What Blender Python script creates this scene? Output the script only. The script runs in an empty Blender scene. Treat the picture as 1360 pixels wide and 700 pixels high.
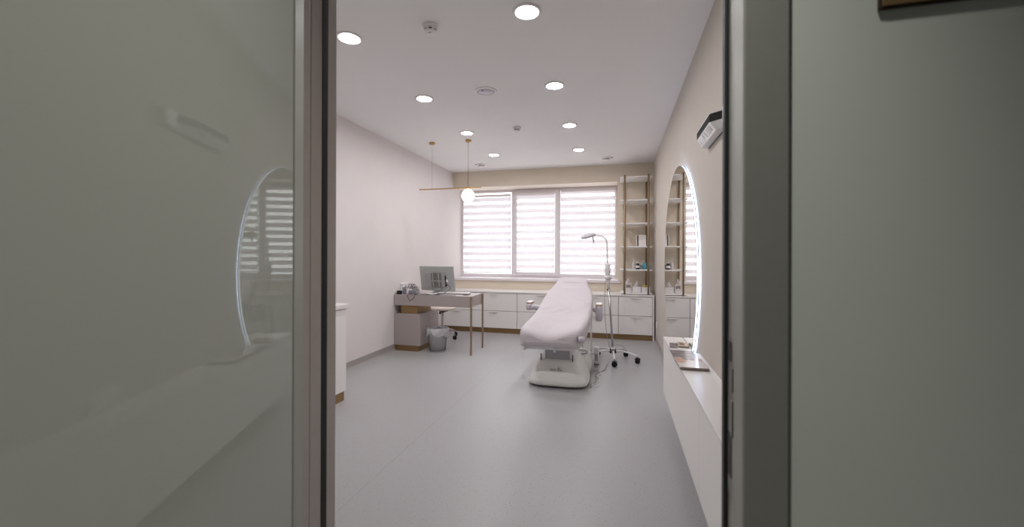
import bpy, bmesh, math, random
from mathutils import Vector, Matrix

random.seed(7)
scene = bpy.context.scene
C = scene.collection
PI = math.pi

# ------------------------------------------------------------------ camera
H = 1.28
cam_data = bpy.data.cameras.new('camera')
cam_data.sensor_width = 36.0
cam_data.sensor_fit = 'HORIZONTAL'
cam_data.lens = 36.0 * 546.5 / 1360.0
cam_data.shift_y = -12.14 / 1360.0
cam_data.clip_start = 0.02
cam_data.dof.use_dof = True
cam_data.dof.focus_distance = 4.6
cam_data.dof.aperture_fstop = 3.2
cam = bpy.data.objects.new('camera', cam_data)
C.objects.link(cam)
yaw, pitch, roll = 0.2525, -0.0014, 0.0030
r_ = Vector((math.cos(yaw), math.sin(yaw), 0))
f_ = Vector((-math.sin(yaw), math.cos(yaw), 0))
u_ = Vector((0, 0, 1))
fw = f_ * math.cos(pitch) - u_ * math.sin(pitch)
up = u_ * math.cos(pitch) + f_ * math.sin(pitch)
cx_ = r_ * math.cos(roll) + up * math.sin(roll)
cy_ = -r_ * math.sin(roll) + up * math.cos(roll)
cam.matrix_world = Matrix(((cx_.x, cy_.x, -fw.x, 0), (cx_.y, cy_.y, -fw.y, 0), (cx_.z, cy_.z, -fw.z, H), (0, 0, 0, 1)))
scene.camera = cam

# ------------------------------------------------------------------ sky, lamps, exposure
SKY = 3.8            # overcast daylight behind the blinds
DOWNLIGHT = 190.0      # ceiling downlight diffusers
LED = 2.4            # mirror back light
GLOBE = 9.0          # pendant globe
CORRIDOR = 245.0      # added unseen corridor spot, watts
world = bpy.data.worlds.new('overcast_sky')
scene.world = world
world.use_nodes = True
bg = world.node_tree.nodes['Background']
bg.inputs['Color'].default_value = (0.97, 0.965, 1.0, 1)
bg.inputs['Strength'].default_value = SKY
scene.view_settings.view_transform = 'Standard'
scene.view_settings.look = 'None'
scene.view_settings.exposure = 0.0
scene.view_settings.gamma = 1.0
scene.view_settings.use_curve_mapping = False
scene.cycles.use_denoising = True
scene.cycles.max_bounces = 14
scene.cycles.diffuse_bounces = 8
scene.cycles.glossy_bounces = 6
scene.cycles.transmission_bounces = 10
scene.cycles.transparent_max_bounces = 16
scene.cycles.caustics_reflective = True
scene.cycles.caustics_refractive = False
scene.cycles.sample_clamp_indirect = 6.0

# ------------------------------------------------------------------ materials
def lin(c):
    out = []
    for v in c:
        v /= 255.0
        out.append(v / 12.92 if v <= 0.04045 else ((v + 0.055) / 1.055) ** 2.4)
    return (*out, 1)

MATS = {}
def mat(name, rgb, rough=0.5, metal=0.0, noise=0.0, nscale=30.0, bump=0.0, spec=0.5, coat=0.0, trans=0.0):
    if name in MATS: return MATS[name]
    m = bpy.data.materials.new(name); m.use_nodes = True
    nt = m.node_tree; b = nt.nodes['Principled BSDF']
    col = lin(rgb)
    b.inputs['Base Color'].default_value = col
    b.inputs['Roughness'].default_value = rough
    b.inputs['Metallic'].default_value = metal
    b.inputs['Specular IOR Level'].default_value = spec
    b.inputs['Coat Weight'].default_value = coat
    b.inputs['Coat Roughness'].default_value = 0.03
    b.inputs['Transmission Weight'].default_value = trans
    if noise or bump:
        tc = nt.nodes.new('ShaderNodeTexCoord')
        n = nt.nodes.new('ShaderNodeTexNoise')
        n.inputs['Scale'].default_value = nscale
        n.inputs['Detail'].default_value = 4
        nt.links.new(tc.outputs['Object'], n.inputs['Vector'])
        if noise:
            rp = nt.nodes.new('ShaderNodeValToRGB')
            rp.color_ramp.elements[0].position = 0.3
            rp.color_ramp.elements[1].position = 0.7
            rp.color_ramp.elements[0].color = (*[c * (1 - noise) for c in col[:3]], 1)
            rp.color_ramp.elements[1].color = (*[min(1, c * (1 + noise)) for c in col[:3]], 1)
            nt.links.new(n.outputs['Fac'], rp.inputs['Fac'])
            nt.links.new(rp.outputs['Color'], b.inputs['Base Color'])
        if bump:
            bp = nt.nodes.new('ShaderNodeBump')
            bp.inputs['Strength'].default_value = bump
            bp.inputs['Distance'].default_value = 0.01
            nt.links.new(n.outputs['Fac'], bp.inputs['Height'])
            nt.links.new(bp.outputs['Normal'], b.inputs['Normal'])
    MATS[name] = m
    return m

def emit(name, rgb, strength):
    m = bpy.data.materials.new(name); m.use_nodes = True
    nt = m.node_tree; nt.nodes.clear()
    o = nt.nodes.new('ShaderNodeOutputMaterial'); e = nt.nodes.new('ShaderNodeEmission')
    e.inputs['Color'].default_value = (*rgb, 1); e.inputs['Strength'].default_value = strength
    nt.links.new(e.outputs[0], o.inputs[0])
    MATS[name] = m
    return m

def cloth_mat(name, rgb, clear, transl):
    """thin fabric: part clear weave, part translucent, part diffuse"""
    m = bpy.data.materials.new(name); m.use_nodes = True
    nt = m.node_tree; nt.nodes.clear()
    o = nt.nodes.new('ShaderNodeOutputMaterial')
    d = nt.nodes.new('ShaderNodeBsdfDiffuse'); t = nt.nodes.new('ShaderNodeBsdfTranslucent'); p = nt.nodes.new('ShaderNodeBsdfTransparent')
    d.inputs['Color'].default_value = lin(rgb); t.inputs['Color'].default_value = lin(rgb)
    w = nt.nodes.new('ShaderNodeTexNoise'); w.inputs['Scale'].default_value = 400
    mp = nt.nodes.new('ShaderNodeMapRange'); mp.inputs['To Min'].default_value = max(0, transl - 0.05); mp.inputs['To Max'].default_value = transl + 0.05
    nt.links.new(w.outputs['Fac'], mp.inputs['Value'])
    m1 = nt.nodes.new('ShaderNodeMixShader'); m2 = nt.nodes.new('ShaderNodeMixShader')
    nt.links.new(mp.outputs[0], m1.inputs[0])
    nt.links.new(d.outputs[0], m1.inputs[1]); nt.links.new(t.outputs[0], m1.inputs[2])
    m2.inputs[0].default_value = clear
    nt.links.new(m1.outputs[0], m2.inputs[1]); nt.links.new(p.outputs[0], m2.inputs[2])
    nt.links.new(m2.outputs[0], o.inputs[0])
    MATS[name] = m
    return m

def glass_mat(name, tint=(1, 1, 1), gloss=0.06):
    m = bpy.data.materials.new(name); m.use_nodes = True
    nt = m.node_tree; nt.nodes.clear()
    o = nt.nodes.new('ShaderNodeOutputMaterial')
    p = nt.nodes.new('ShaderNodeBsdfTransparent'); g = nt.nodes.new('ShaderNodeBsdfGlossy'); mx = nt.nodes.new('ShaderNodeMixShader')
    p.inputs['Color'].default_value = (*tint, 1); g.inputs['Roughness'].default_value = 0.02
    mx.inputs[0].default_value = gloss
    nt.links.new(p.outputs[0], mx.inputs[1]); nt.links.new(g.outputs[0], mx.inputs[2]); nt.links.new(mx.outputs[0], o.inputs[0])
    MATS[name] = m
    return m

def floor_material():
    m = bpy.data.materials.new('speckled_vinyl'); m.use_nodes = True
    nt = m.node_tree; b = nt.nodes['Principled BSDF']
    tc = nt.nodes.new('ShaderNodeTexCoord')
    v = nt.nodes.new('ShaderNodeTexVoronoi'); v.inputs['Scale'].default_value = 55
    r = nt.nodes.new('ShaderNodeValToRGB')
    r.color_ramp.elements[0].position = 0.10; r.color_ramp.elements[0].color = lin((126, 124, 124))
    r.color_ramp.elements[1].position = 0.16; r.color_ramp.elements[1].color = lin((172, 171, 173))
    n = nt.nodes.new('ShaderNodeTexNoise'); n.inputs['Scale'].default_value = 220; n.inputs['Detail'].default_value = 3
    mx = nt.nodes.new('ShaderNodeMix'); mx.data_type = 'RGBA'; mx.blend_type = 'MULTIPLY'
    r2 = nt.nodes.new('ShaderNodeValToRGB')
    r2.color_ramp.elements[0].position = 0.3; r2.color_ramp.elements[0].color = (0.88, 0.88, 0.88, 1)
    r2.color_ramp.elements[1].position = 0.7; r2.color_ramp.elements[1].color = (1.04, 1.04, 1.04, 1)
    nt.links.new(tc.outputs['Object'], v.inputs['Vector']); nt.links.new(tc.outputs['Object'], n.inputs['Vector'])
    nt.links.new(v.outputs['Distance'], r.inputs['Fac']); nt.links.new(n.outputs['Fac'], r2.inputs['Fac'])
    mx.inputs[0].default_value = 1.0
    nt.links.new(r.outputs['Color'], mx.inputs[6]); nt.links.new(r2.outputs['Color'], mx.inputs[7])
    # welded seam of the vinyl sheets
    sp = nt.nodes.new('ShaderNodeSeparateXYZ'); nt.links.new(tc.outputs['Object'], sp.inputs[0])
    a = nt.nodes.new('ShaderNodeMath'); a.operation = 'ADD'; a.inputs[1].default_value = 1.352
    ab = nt.nodes.new('ShaderNodeMath'); ab.operation = 'ABSOLUTE'
    lt = nt.nodes.new('ShaderNodeMath'); lt.operation = 'LESS_THAN'; lt.inputs[1].default_value = 0.0028
    nt.links.new(sp.outputs[0], a.inputs[0]); nt.links.new(a.outputs[0], ab.inputs[0]); nt.links.new(ab.outputs[0], lt.inputs[0])
    ms = nt.nodes.new('ShaderNodeMix'); ms.data_type = 'RGBA'
    mu = nt.nodes.new('ShaderNodeMath'); mu.operation = 'MULTIPLY'; mu.inputs[1].default_value = 0.3
    nt.links.new(lt.outputs[0], mu.inputs[0]); nt.links.new(mu.outputs[0], ms.inputs[0])
    nt.links.new(mx.outputs[2], ms.inputs[6]); ms.inputs[7].default_value = lin((120, 117, 114))
    nt.links.new(ms.outputs[2], b.inputs['Base Color'])
    b.inputs['Roughness'].default_value = 0.34
    b.inputs['Specular IOR Level'].default_value = 0.45
    return m

M_floor = floor_material()
M_ceil = mat('ceiling_paint', (234, 233, 234), 0.9, noise=0.01, nscale=3)
M_white_wall = mat('white_wall_paint', (219, 213, 212), 0.85, noise=0.012, nscale=4, bump=0.02)
M_beige = mat('beige_wall_paint', (222, 211, 194), 0.85, noise=0.015, nscale=5, bump=0.02)
M_beige_light = mat('sand_wall_paint', (193, 185, 176), 0.85, noise=0.012, nscale=5, bump=0.02)
M_cream = mat('cream_soffit_paint', (228, 219, 208), 0.8, noise=0.01, nscale=5)
M_corr = mat('grey_corridor_paint', (200, 204, 195), 0.75, noise=0.012, nscale=4, bump=0.02)
M_base = mat('grey_vinyl_skirting', (158, 153, 150), 0.5, noise=0.02, nscale=40)
M_lam = mat('white_laminate', (234, 231, 230), 0.4, noise=0.008, nscale=6)
M_lam_top = mat('white_worktop', (228, 224, 222), 0.3, noise=0.008, nscale=6)
M_bronze = mat('bronze_metal_sheet', (150, 122, 84), 0.42, 0.55, noise=0.05, nscale=25)
M_bronze_tube = mat('bronze_tube', (150, 130, 106), 0.4, 0.3, noise=0.04, nscale=25)
M_gold = mat('brushed_gold', (196, 158, 108), 0.28, 0.8, noise=0.04, nscale=40)
M_desk = mat('taupe_laminate', (170, 159, 157), 0.38, noise=0.015, nscale=8)
M_white_pl = mat('white_plastic', (228, 225, 226), 0.35, noise=0.008, nscale=12)
M_white_gl = mat('white_gloss_shell', (226, 226, 222), 0.38, noise=0.008, nscale=8, coat=0.1)
M_grey_pl = mat('grey_plastic', (160, 158, 162), 0.45, noise=0.02, nscale=20)
M_lilac_pl = mat('pale_lilac_upholstery', (196, 190, 198), 0.55, noise=0.02, nscale=20)
M_black = mat('black_rubber', (14, 14, 15), 0.6, noise=0.1, nscale=40)
M_black_pl = mat('black_plastic', (22, 21, 22), 0.35, noise=0.1, nscale=40)
M_chrome = mat('chrome', (200, 200, 202), 0.24, 1.0, noise=0.02, nscale=15)
M_alu = mat('taupe_aluminium', (166, 158, 153), 0.38, 0.35, noise=0.02, nscale=60)
M_alu_shaded = mat('shaded_frame_metal', (140, 140, 133), 0.5, 0.2, noise=0.02, nscale=60)  # frame metal again, with the shade of the unlit side in its colour
M_steel = mat('worn_steel', (120, 118, 112), 0.35, 0.9, noise=0.06, nscale=60)
M_pvc = mat('white_window_profile', (226, 221, 224), 0.35, noise=0.008, nscale=10)
M_sheet = mat('white_cotton_cover', (204, 196, 201), 0.85, noise=0.012, nscale=9, bump=0.3)
M_mirror = mat('mirror_silver', (240, 240, 237), 0.015, 1.0, noise=0.004, nscale=2)
M_door_glass = mat('grey_lacquered_glass', (152, 155, 147), 0.015, noise=0.01, nscale=2, spec=0.8)
M_door_edge = mat('grey_door_edge', (150, 152, 142), 0.4, 0.2, noise=0.01, nscale=20)
M_pale_metal = mat('pale_silver_plastic', (176, 178, 178), 0.4, 0.1, noise=0.01, nscale=20)
M_vent_dark = mat('dark_ventilation_mesh', (118, 114, 112), 0.6, noise=0.25, nscale=260)
M_paper = mat('white_paper', (232, 228, 228), 0.7, noise=0.01, nscale=20)
M_bag = None

M_diff = emit('lamp_diffuser', (1.0, 0.975, 0.985), DOWNLIGHT)
M_globe = emit('opal_globe', (1.0, 0.97, 0.93), GLOBE)
M_led = emit('cool_led_strip', (0.80, 0.88, 1.0), LED)
M_led_back = emit('cool_led_back_light', (0.55, 0.68, 1.0), LED * 5.5)
M_dense = cloth_mat('dense_blind_band', (236, 232, 238), 0.0, 0.17)
M_sheer = cloth_mat('sheer_blind_band', (250, 248, 252), 0.70, 0.50)
M_glass = glass_mat('clear_window_glass', (0.97, 0.98, 0.97), 0.05)
M_bag = cloth_mat('thin_plastic_bag', (232, 230, 232), 0.12, 0.40)
M_clear = glass_mat('clear_plastic', (0.86, 0.88, 0.9), 0.12)

# ------------------------------------------------------------------ mesh helpers
def BM(): return bmesh.new()

def add(bm, verts, faces, smooth=False):
    vs = [bm.verts.new(v) for v in verts]
    for f in faces:
        try:
            fc = bm.faces.new([vs[i] for i in f]); fc.smooth = smooth
        except ValueError:
            pass
    return vs

def box(bm, x0, x1, y0, y1, z0, z1, bev=0.0, M=None, seg=2):
    t = BM()
    add(t, [(x0, y0, z0), (x1, y0, z0), (x1, y1, z0), (x0, y1, z0), (x0, y0, z1), (x1, y0, z1), (x1, y1, z1), (x0, y1, z1)],
        [(3, 2, 1, 0), (4, 5, 6, 7), (0, 1, 5, 4), (1, 2, 6, 5), (2, 3, 7, 6), (3, 0, 4, 7)])
    if bev:
        bmesh.ops.bevel(t, geom=t.edges[:], offset=bev, segments=seg, affect='EDGES', profile=0.5)
    join(bm, t, M)

def join(bm, t, M=None):
    if M is not None: bmesh.ops.transform(t, matrix=M, verts=t.verts)
    me = bpy.data.meshes.new('tmp'); t.to_mesh(me); t.free()
    bm.from_mesh(me); bpy.data.meshes.remove(me)

def lathe(bm, prof, cx=0, cy=0, cz=0, n=24, M=None, smooth=True, sx=1.0, sy=1.0):
    """prof: list of (r, z)"""
    t = BM()
    rings = []
    for r, z in prof:
        if r < 1e-6: rings.append([t.verts.new((cx, cy, cz + z))])
        else: rings.append([t.verts.new((cx + sx * r * math.cos(2 * PI * k / n), cy + sy * r * math.sin(2 * PI * k / n), cz + z)) for k in range(n)])
    for a, b in zip(rings, rings[1:]):
        for k in range(n):
            q = [a[k % len(a)], a[(k + 1) % len(a)], b[(k + 1) % len(b)], b[k % len(b)]]
            u = []
            for v in q:
                if v not in u: u.append(v)
            if len(u) > 2:
                try: t.faces.new(u).smooth = smooth
                except ValueError: pass
    bmesh.ops.recalc_face_normals(t, faces=t.faces[:])
    join(bm, t, M)

def tube(bm, pts, r, n=8, cap=True, rads=None):
    pts = [Vector(p) for p in pts]
    rings = []; prev = None
    for i, p in enumerate(pts):
        if i == 0: d = pts[1] - p
        elif i == len(pts) - 1: d = p - pts[-2]
        else: d = (pts[i + 1] - p).normalized() + (p - pts[i - 1]).normalized()
        d.normalize() if d.length > 1e-9 else None
        if prev is None:
            a = d.orthogonal().normalized()
        else:
            a = prev - d * prev.dot(d)
            a = a.normalized() if a.length > 1e-6 else d.orthogonal().normalized()
        prev = a
        b = d.cross(a)
        rr = rads[i] if rads else r
        rings.append([bm.verts.new(p + a * rr * math.cos(2 * PI * k / n) + b * rr * math.sin(2 * PI * k / n)) for k in range(n)])
    for A, B in zip(rings, rings[1:]):
        for k in range(n):
            f = bm.faces.new((A[k], A[(k + 1) % n], B[(k + 1) % n], B[k])); f.smooth = True
    if cap:
        bm.faces.new(rings[0][::-1]); bm.faces.new(rings[-1])

def curve(pts, n=8):
    """Catmull-Rom through pts"""
    P = [Vector(p) for p in pts]
    P = [P[0] * 2 - P[1]] + P + [P[-1] * 2 - P[-2]]
    out = []
    for i in range(1, len(P) - 2):
        for k in range(n):
            t = k / n
            a, b, c, d = P[i - 1], P[i], P[i + 1], P[i + 2]
            out.append(0.5 * ((2 * b) + (c - a) * t + (2 * a - 5 * b + 4 * c - d) * t * t + (-a + 3 * b - 3 * c + d) * t ** 3))
    out.append(P[-2])
    return out

def loft(bm, rings, cap0=True, cap1=True, smooth=True):
    R = [[bm.verts.new(p) for p in ring] for ring in rings]
    n = len(R[0])
    for A, B in zip(R, R[1:]):
        for k in range(n):
            f = bm.faces.new((A[k], A[(k + 1) % n], B[(k + 1) % n], B[k])); f.smooth = smooth
    if cap0: bm.faces.new(R[0][::-1]).smooth = False
    if cap1: bm.faces.new(R[-1]).smooth = False

def sring(cx, cy, hx, hy, z, n=36, p=4.0, tilt=0.0):
    out = []
    for k in range(n):
        a = 2 * PI * k / n
        c, s = math.cos(a), math.sin(a)
        x = hx * math.copysign(abs(c) ** (2 / p), c); y = hy * math.copysign(abs(s) ** (2 / p), s)
        out.append((cx + x, cy + y, z + tilt * y))
    return out

def prism(bm, poly, axis, a0, a1, M=None):
    """extrude a 2D polygon along an axis: 'y' -> poly is (x,z); 'x' -> (y,z); 'z' -> (x,y)"""
    t = BM()
    def P(p, a):
        return {'y': (p[0], a, p[1]), 'x': (a, p[0], p[1]), 'z': (p[0], p[1], a)}[axis]
    A = [t.verts.new(P(p, a0)) for p in poly]; B = [t.verts.new(P(p, a1)) for p in poly]
    n = len(poly)
    for k in range(n): t.faces.new((A[k], A[(k + 1) % n], B[(k + 1) % n], B[k]))
    t.faces.new(A[::-1]); t.faces.new(B)
    bmesh.ops.recalc_face_normals(t, faces=t.faces[:])
    join(bm, t, M)

def wloc(o):
    v = Vector((0, 0, 0))
    while o: v += o.location; o = o.parent
    return v

def obj(name, bm, m, parent=None, origin=None):
    """bm is in world coordinates; origin defaults to the parent's world location"""
    if origin is None: origin = wloc(parent)
    origin = Vector(origin)
    if origin.length: bmesh.ops.translate(bm, vec=-origin, verts=bm.verts)
    me = bpy.data.meshes.new(name); bm.to_mesh(me); bm.free()
    if isinstance(m, (list, tuple)):
        for q in m: me.materials.append(q)
    else: me.materials.append(m)
    o = bpy.data.objects.new(name, me); C.objects.link(o)
    if parent: o.parent = parent; o.location = origin - wloc(parent)
    else: o.location = origin
    return o

def tag(o, label=None, cat=None, group=None, kind=None):
    if label: o['label'] = label
    if cat: o['category'] = cat
    if group: o['group'] = group
    if kind: o['kind'] = kind
    return o

def thing(name, label, cat, loc=(0, 0, 0), group=None, kind=None):
    o = bpy.data.objects.new(name, None); C.objects.link(o)
    o.location = loc; o.empty_display_size = 0.05
    return tag(o, label, cat, group, kind)

def struct(name, bm, m, label=None, cat=None, parent=None, origin=None):
    o = obj(name, bm, m, parent, origin)
    if parent is None: o['kind'] = 'structure'
    return tag(o, label, cat)

def dup(o, parent=None, loc=None, label=None):
    kids = list(o.children)
    c = o.copy(); C.objects.link(c); c.parent = parent
    if loc is not None: c.location = loc
    if label: c['label'] = label
    for k in kids: dup(k, c)
    return c

# ------------------------------------------------------------------ setting
XL, XR = -2.897, 0.542
YB, YG = 6.964, 7.36          # back wall face, window plane
ZC = 2.7687
YC, YN = 0.70, 0.84           # corridor face / room face of the doorway wall

b = BM(); box(b, -3.3, 2.4, -2.0, 7.9, -0.10, 0.0)
struct('floor', b, M_floor, 'speckled light grey vinyl floor with a welded seam', 'floor')
b = BM(); box(b, -3.1, 0.80, YN - 0.10, 7.70, ZC, ZC + 0.12)
struct('ceiling', b, M_ceil, 'plain white ceiling over the treatment room', 'ceiling')
b = BM(); box(b, XL - 0.2, XL, YC, 7.70, 0, ZC)
struct('wall_left', b, M_white_wall, 'bare white wall beside the desk', 'wall')
b = BM(); box(b, XR, XR + 0.2, YN, 7.70, 0, ZC)
struct('wall_right', b, M_beige_light, 'sand coloured wall carrying the round lit mirror', 'wall')
XO = -0.015; ZO0, ZO1 = 0.835, 2.488
b = BM()
box(b, XL, XR, YB, 7.70, 0, ZO0)
box(b, XL, XR, YB, 7.70, ZO1 + 0.004, ZC)
box(b, XO + 0.004, XR, YB, 7.70, ZO0, ZO1 + 0.004)
struct('wall_back', b, M_beige, 'beige wall around the deep window recess', 'wall')
b = BM()
box(b, XL, XO + 0.004, YB, 7.70, ZO1, ZO1 + 0.004)
box(b, XO, XO + 0.004, YB, 7.70, ZO0, ZO1)
struct('trim_1', b, M_cream, 'cream lining on the top and side of the window recess', 'reveal')
# doorway wall
b = BM()
box(b, -2.897, -0.722, YC, YN, 0, ZC)
box(b, 0.249, 2.2, YC, YN, 0, ZC)
box(b, -0.722, 0.249, YC, YN, 2.18, ZC)
box(b, -3.0, 2.3, YC, YC + 0.04, ZC, 3.30)
struct('wall_front', b, M_corr, 'grey corridor wall to the right of the open doorway', 'wall')
# corridor
b = BM(); box(b, -3.0, 2.3, -1.9, YC, 3.20, 3.30)
struct('ceiling_corridor', b, M_ceil, 'white corridor ceiling outside the doorway', 'ceiling')
b = BM(); box(b, -3.0, 2.3, -2.0, -1.85, 0, 3.20)
struct('wall_corridor', b, M_corr, 'grey corridor wall behind the viewer', 'wall')
b = BM(); box(b, -3.1, -2.92, -1.85, YC, 0, 3.20); box(b, 2.2, 2.3, -1.85, YC, 0, 3.20)
struct('wall_corridor_ends', b, M_corr, 'grey end walls of the corridor', 'wall')
# skirting with a small cove into the floor
def skirting(name, x, side, y0, y1, label):
    b = BM(); s = side
    prof = [(x, 0.0865), (x + s * 0.006, 0.0865), (x + s * 0.006, 0.030), (x + s * 0.009, 0.018), (x + s * 0.016, 0.009), (x + s * 0.030, 0.002), (x + s * 0.034, 0.0), (x, 0.0)]
    prism(b, prof, 'y', y0, y1)
    struct(name, b, M_base, label, 'skirting')
skirting('baseboard_left', XL, 1, 3.17, 6.46, 'grey coved vinyl skirting along the white wall')
skirting('baseboard_right', XR, -1, 0.85, 6.44, 'grey coved vinyl skirting along the sand coloured wall')

# doorframe (trim_2): posts, gaskets, strike plate
fr = thing('trim_2', 'taupe metal frame of the open doorway with black seals', 'doorframe', (0, 0.70, 0), kind='structure')
def part(name, m, parent, fn):
    b = BM(); fn(b); return obj(name, b, m, parent)
XJ = -0.645
def left_post(b):
    box(b, -0.720, XJ, 0.728, 0.751, 0, 2.18, 0.0015)
    box(b, -0.720, XJ - 0.0015, 0.7515, 0.7535, 0, 2.18)
    box(b, -0.720, XJ, 0.754, 0.7885, 0, 2.18, 0.0015)
    box(b, -0.720, XJ - 0.006, 0.7885, 0.8065, 0, 2.18)
    box(b, -0.720, XJ, 0.8065, 0.838, 0, 2.18, 0.002)
part('frame_post', M_alu, fr, left_post)
part('gasket', M_black, fr, lambda b: box(b, -0.718, -0.652, 0.700, 0.7275, 0, 2.17))
part('gasket', M_black, fr, lambda b: box(b, XJ - 0.0055, XJ + 0.001, 0.7893, 0.8057, 0, 2.17))
XK = 0.184
def right_post(b):
    box(b, XK, 0.247, 0.694, 0.7475, 0, 2.18, 0.003)
    box(b, XK + 0.006, 0.247, 0.7475, 0.8225, 0, 2.18)
    box(b, XK + 0.002, XK + 0.008, 0.7475, 0.7535, 0, 2.18)
o = part('frame_post', M_alu_shaded, fr, right_post); tag(o, 'frame post coloured darker for its unlit side, with a steel strike plate')
part('gasket', M_black, fr, lambda b: box(b, XK - 0.001, XK + 0.0058, 0.8035, 0.8215, 0, 2.17, 0.002))
part('frame_head', M_alu, fr, lambda b: box(b, -0.720, 0.247, 0.73, 0.838, 2.12, 2.178))
def strike(b):
    box(b, XK + 0.0035, XK + 0.0058, 0.757, 0.798, 0.87, 1.145, 0.001)
    box(b, XK + 0.001, XK + 0.0036, 0.760, 0.770, 1.05, 1.09, 0.0008)
    box(b, XK + 0.001, XK + 0.0036, 0.760, 0.770, 0.975, 1.035, 0.0008)
sp = part('strike_plate', M_steel, fr, strike); tag(sp, 'worn steel strike plate')
part('bolt_hole', M_black, sp, lambda b: (box(b, XK + 0.0028, XK + 0.0040, 0.772, 0.793, 0.90, 0.975), box(b, XK + 0.0028, XK + 0.0040, 0.772, 0.793, 1.098, 1.132)))

# door leaf, swung out into the corridor: plane n.p = d
PH = math.radians(12.2217); DD = -0.446
nn = Vector((math.cos(PH), math.sin(PH), 0)); dd = Vector((math.sin(PH), -math.cos(PH), 0))
hp = nn * DD
hp = hp - dd * ((hp - Vector((-0.600, 0.654, 0))).dot(dd))      # foot of the hinge end on the plane
MD = Matrix(((nn.x, dd.x, 0, hp.x), (nn.y, dd.y, 0, hp.y), (0, 0, 1, 0), (0, 0, 0, 1)))   # local x = out of face, y = along leaf
dr = thing('door_1', 'glossy grey glass-faced door standing open at the left of the doorway', 'door', (hp.x, hp.y, 0.008), kind='structure')
part('door_core', M_alu, dr, lambda b: box(b, -0.040, -0.0082, -0.028, 0.80, 0.010, 2.11, 0, MD))
part('glass_panel', M_door_glass, dr, lambda b: box(b, -0.008, 0.0, 0.0015, 0.785, 0.014, 2.105, 0.0012, MD))
o = part('edge_profile', M_door_edge, dr, lambda b: box(b, -0.041, 0.0015, -0.0310, 0.0, 0.010, 2.11, 0.001, MD)); tag(o, 'pale grey metal edge strip of the door')
part('edge_profile', M_door_edge, dr, lambda b: box(b, -0.041, 0.0015, 0.7865, 0.80, 0.010, 2.11, 0.001, MD))

# window_1
wn = thing('window_1', 'wide white window in three sections behind zebra blinds', 'window', (-1.46, YG, ZO0), kind='structure')
WX0, WX1, WZ0, WZ1 = XL, XO, 0.872, ZO1
def wframe(b):
    box(b, WX0, WX0 + 0.05, YG, YG + 0.07, WZ0, WZ1, 0.003)
    box(b, WX1 - 0.05, WX1, YG, YG + 0.07, WZ0, WZ1, 0.003)
    box(b, WX0 + 0.05, WX1 - 0.05, YG, YG + 0.07, WZ1 - 0.05, WZ1, 0.003)
    box(b, WX0 + 0.05, WX1 - 0.05, YG, YG + 0.07, WZ0, WZ0 + 0.06, 0.003)
part('window_frame', M_pvc, wn, wframe)
part('mullion', M_pvc, wn, lambda b: box(b, -1.908, -1.842, YG, YG + 0.07, WZ0 + 0.06, WZ1 - 0.05, 0.003))
part('mullion', M_pvc, wn, lambda b: box(b, -1.070, -1.004, YG, YG + 0.07, WZ0 + 0.06, WZ1 - 0.05, 0.003))
def sash(b):
    x0, x1, z0, z1 = -1.880, -1.032, WZ0 + 0.03, WZ1 - 0.028
    for a in ((x0, x0 + 0.07, z0, z1), (x1 - 0.07, x1, z0, z1), (x0 + 0.07, x1 - 0.07, z0, z0 + 0.07), (x0 + 0.07, x1 - 0.07, z1 - 0.07, z1)):
        box(b, a[0], a[1], YG - 0.018, YG - 0.001, a[2], a[3], 0.003)
sh = part('sash', M_pvc, wn, sash)
def whandle(b):
    box(b, -1.862, -1.836, YG - 0.030, YG - 0.0185, 1.50, 1.58, 0.003)
    tube(b, [(-1.849, YG - 0.028, 1.55), (-1.849, YG - 0.052, 1.55), (-1.849, YG - 0.056, 1.53), (-1.849, YG - 0.054, 1.43)], 0.009, 8)
part('window_handle', M_white_pl, sh, whandle)
for x0, x1 in ((WX0 + 0.05, -1.908), (-1.842, -1.070), (-1.004, WX1 - 0.05)):
    part('pane', M_glass, wn, lambda b: box(b, x0, x1, YG + 0.03, YG + 0.036, WZ0 + 0.06, WZ1 - 0.05))
part('window_sill', M_pvc, wn, lambda b: box(b, XL, XO, YB, YG + 0.07, ZO0, 0.871))
part('sill_nosing', M_pvc, wn, lambda b: box(b, XL, 0.030, YB - 0.036, YB - 0.0005, ZO0 - 0.008, 0.871, 0.006))

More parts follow.
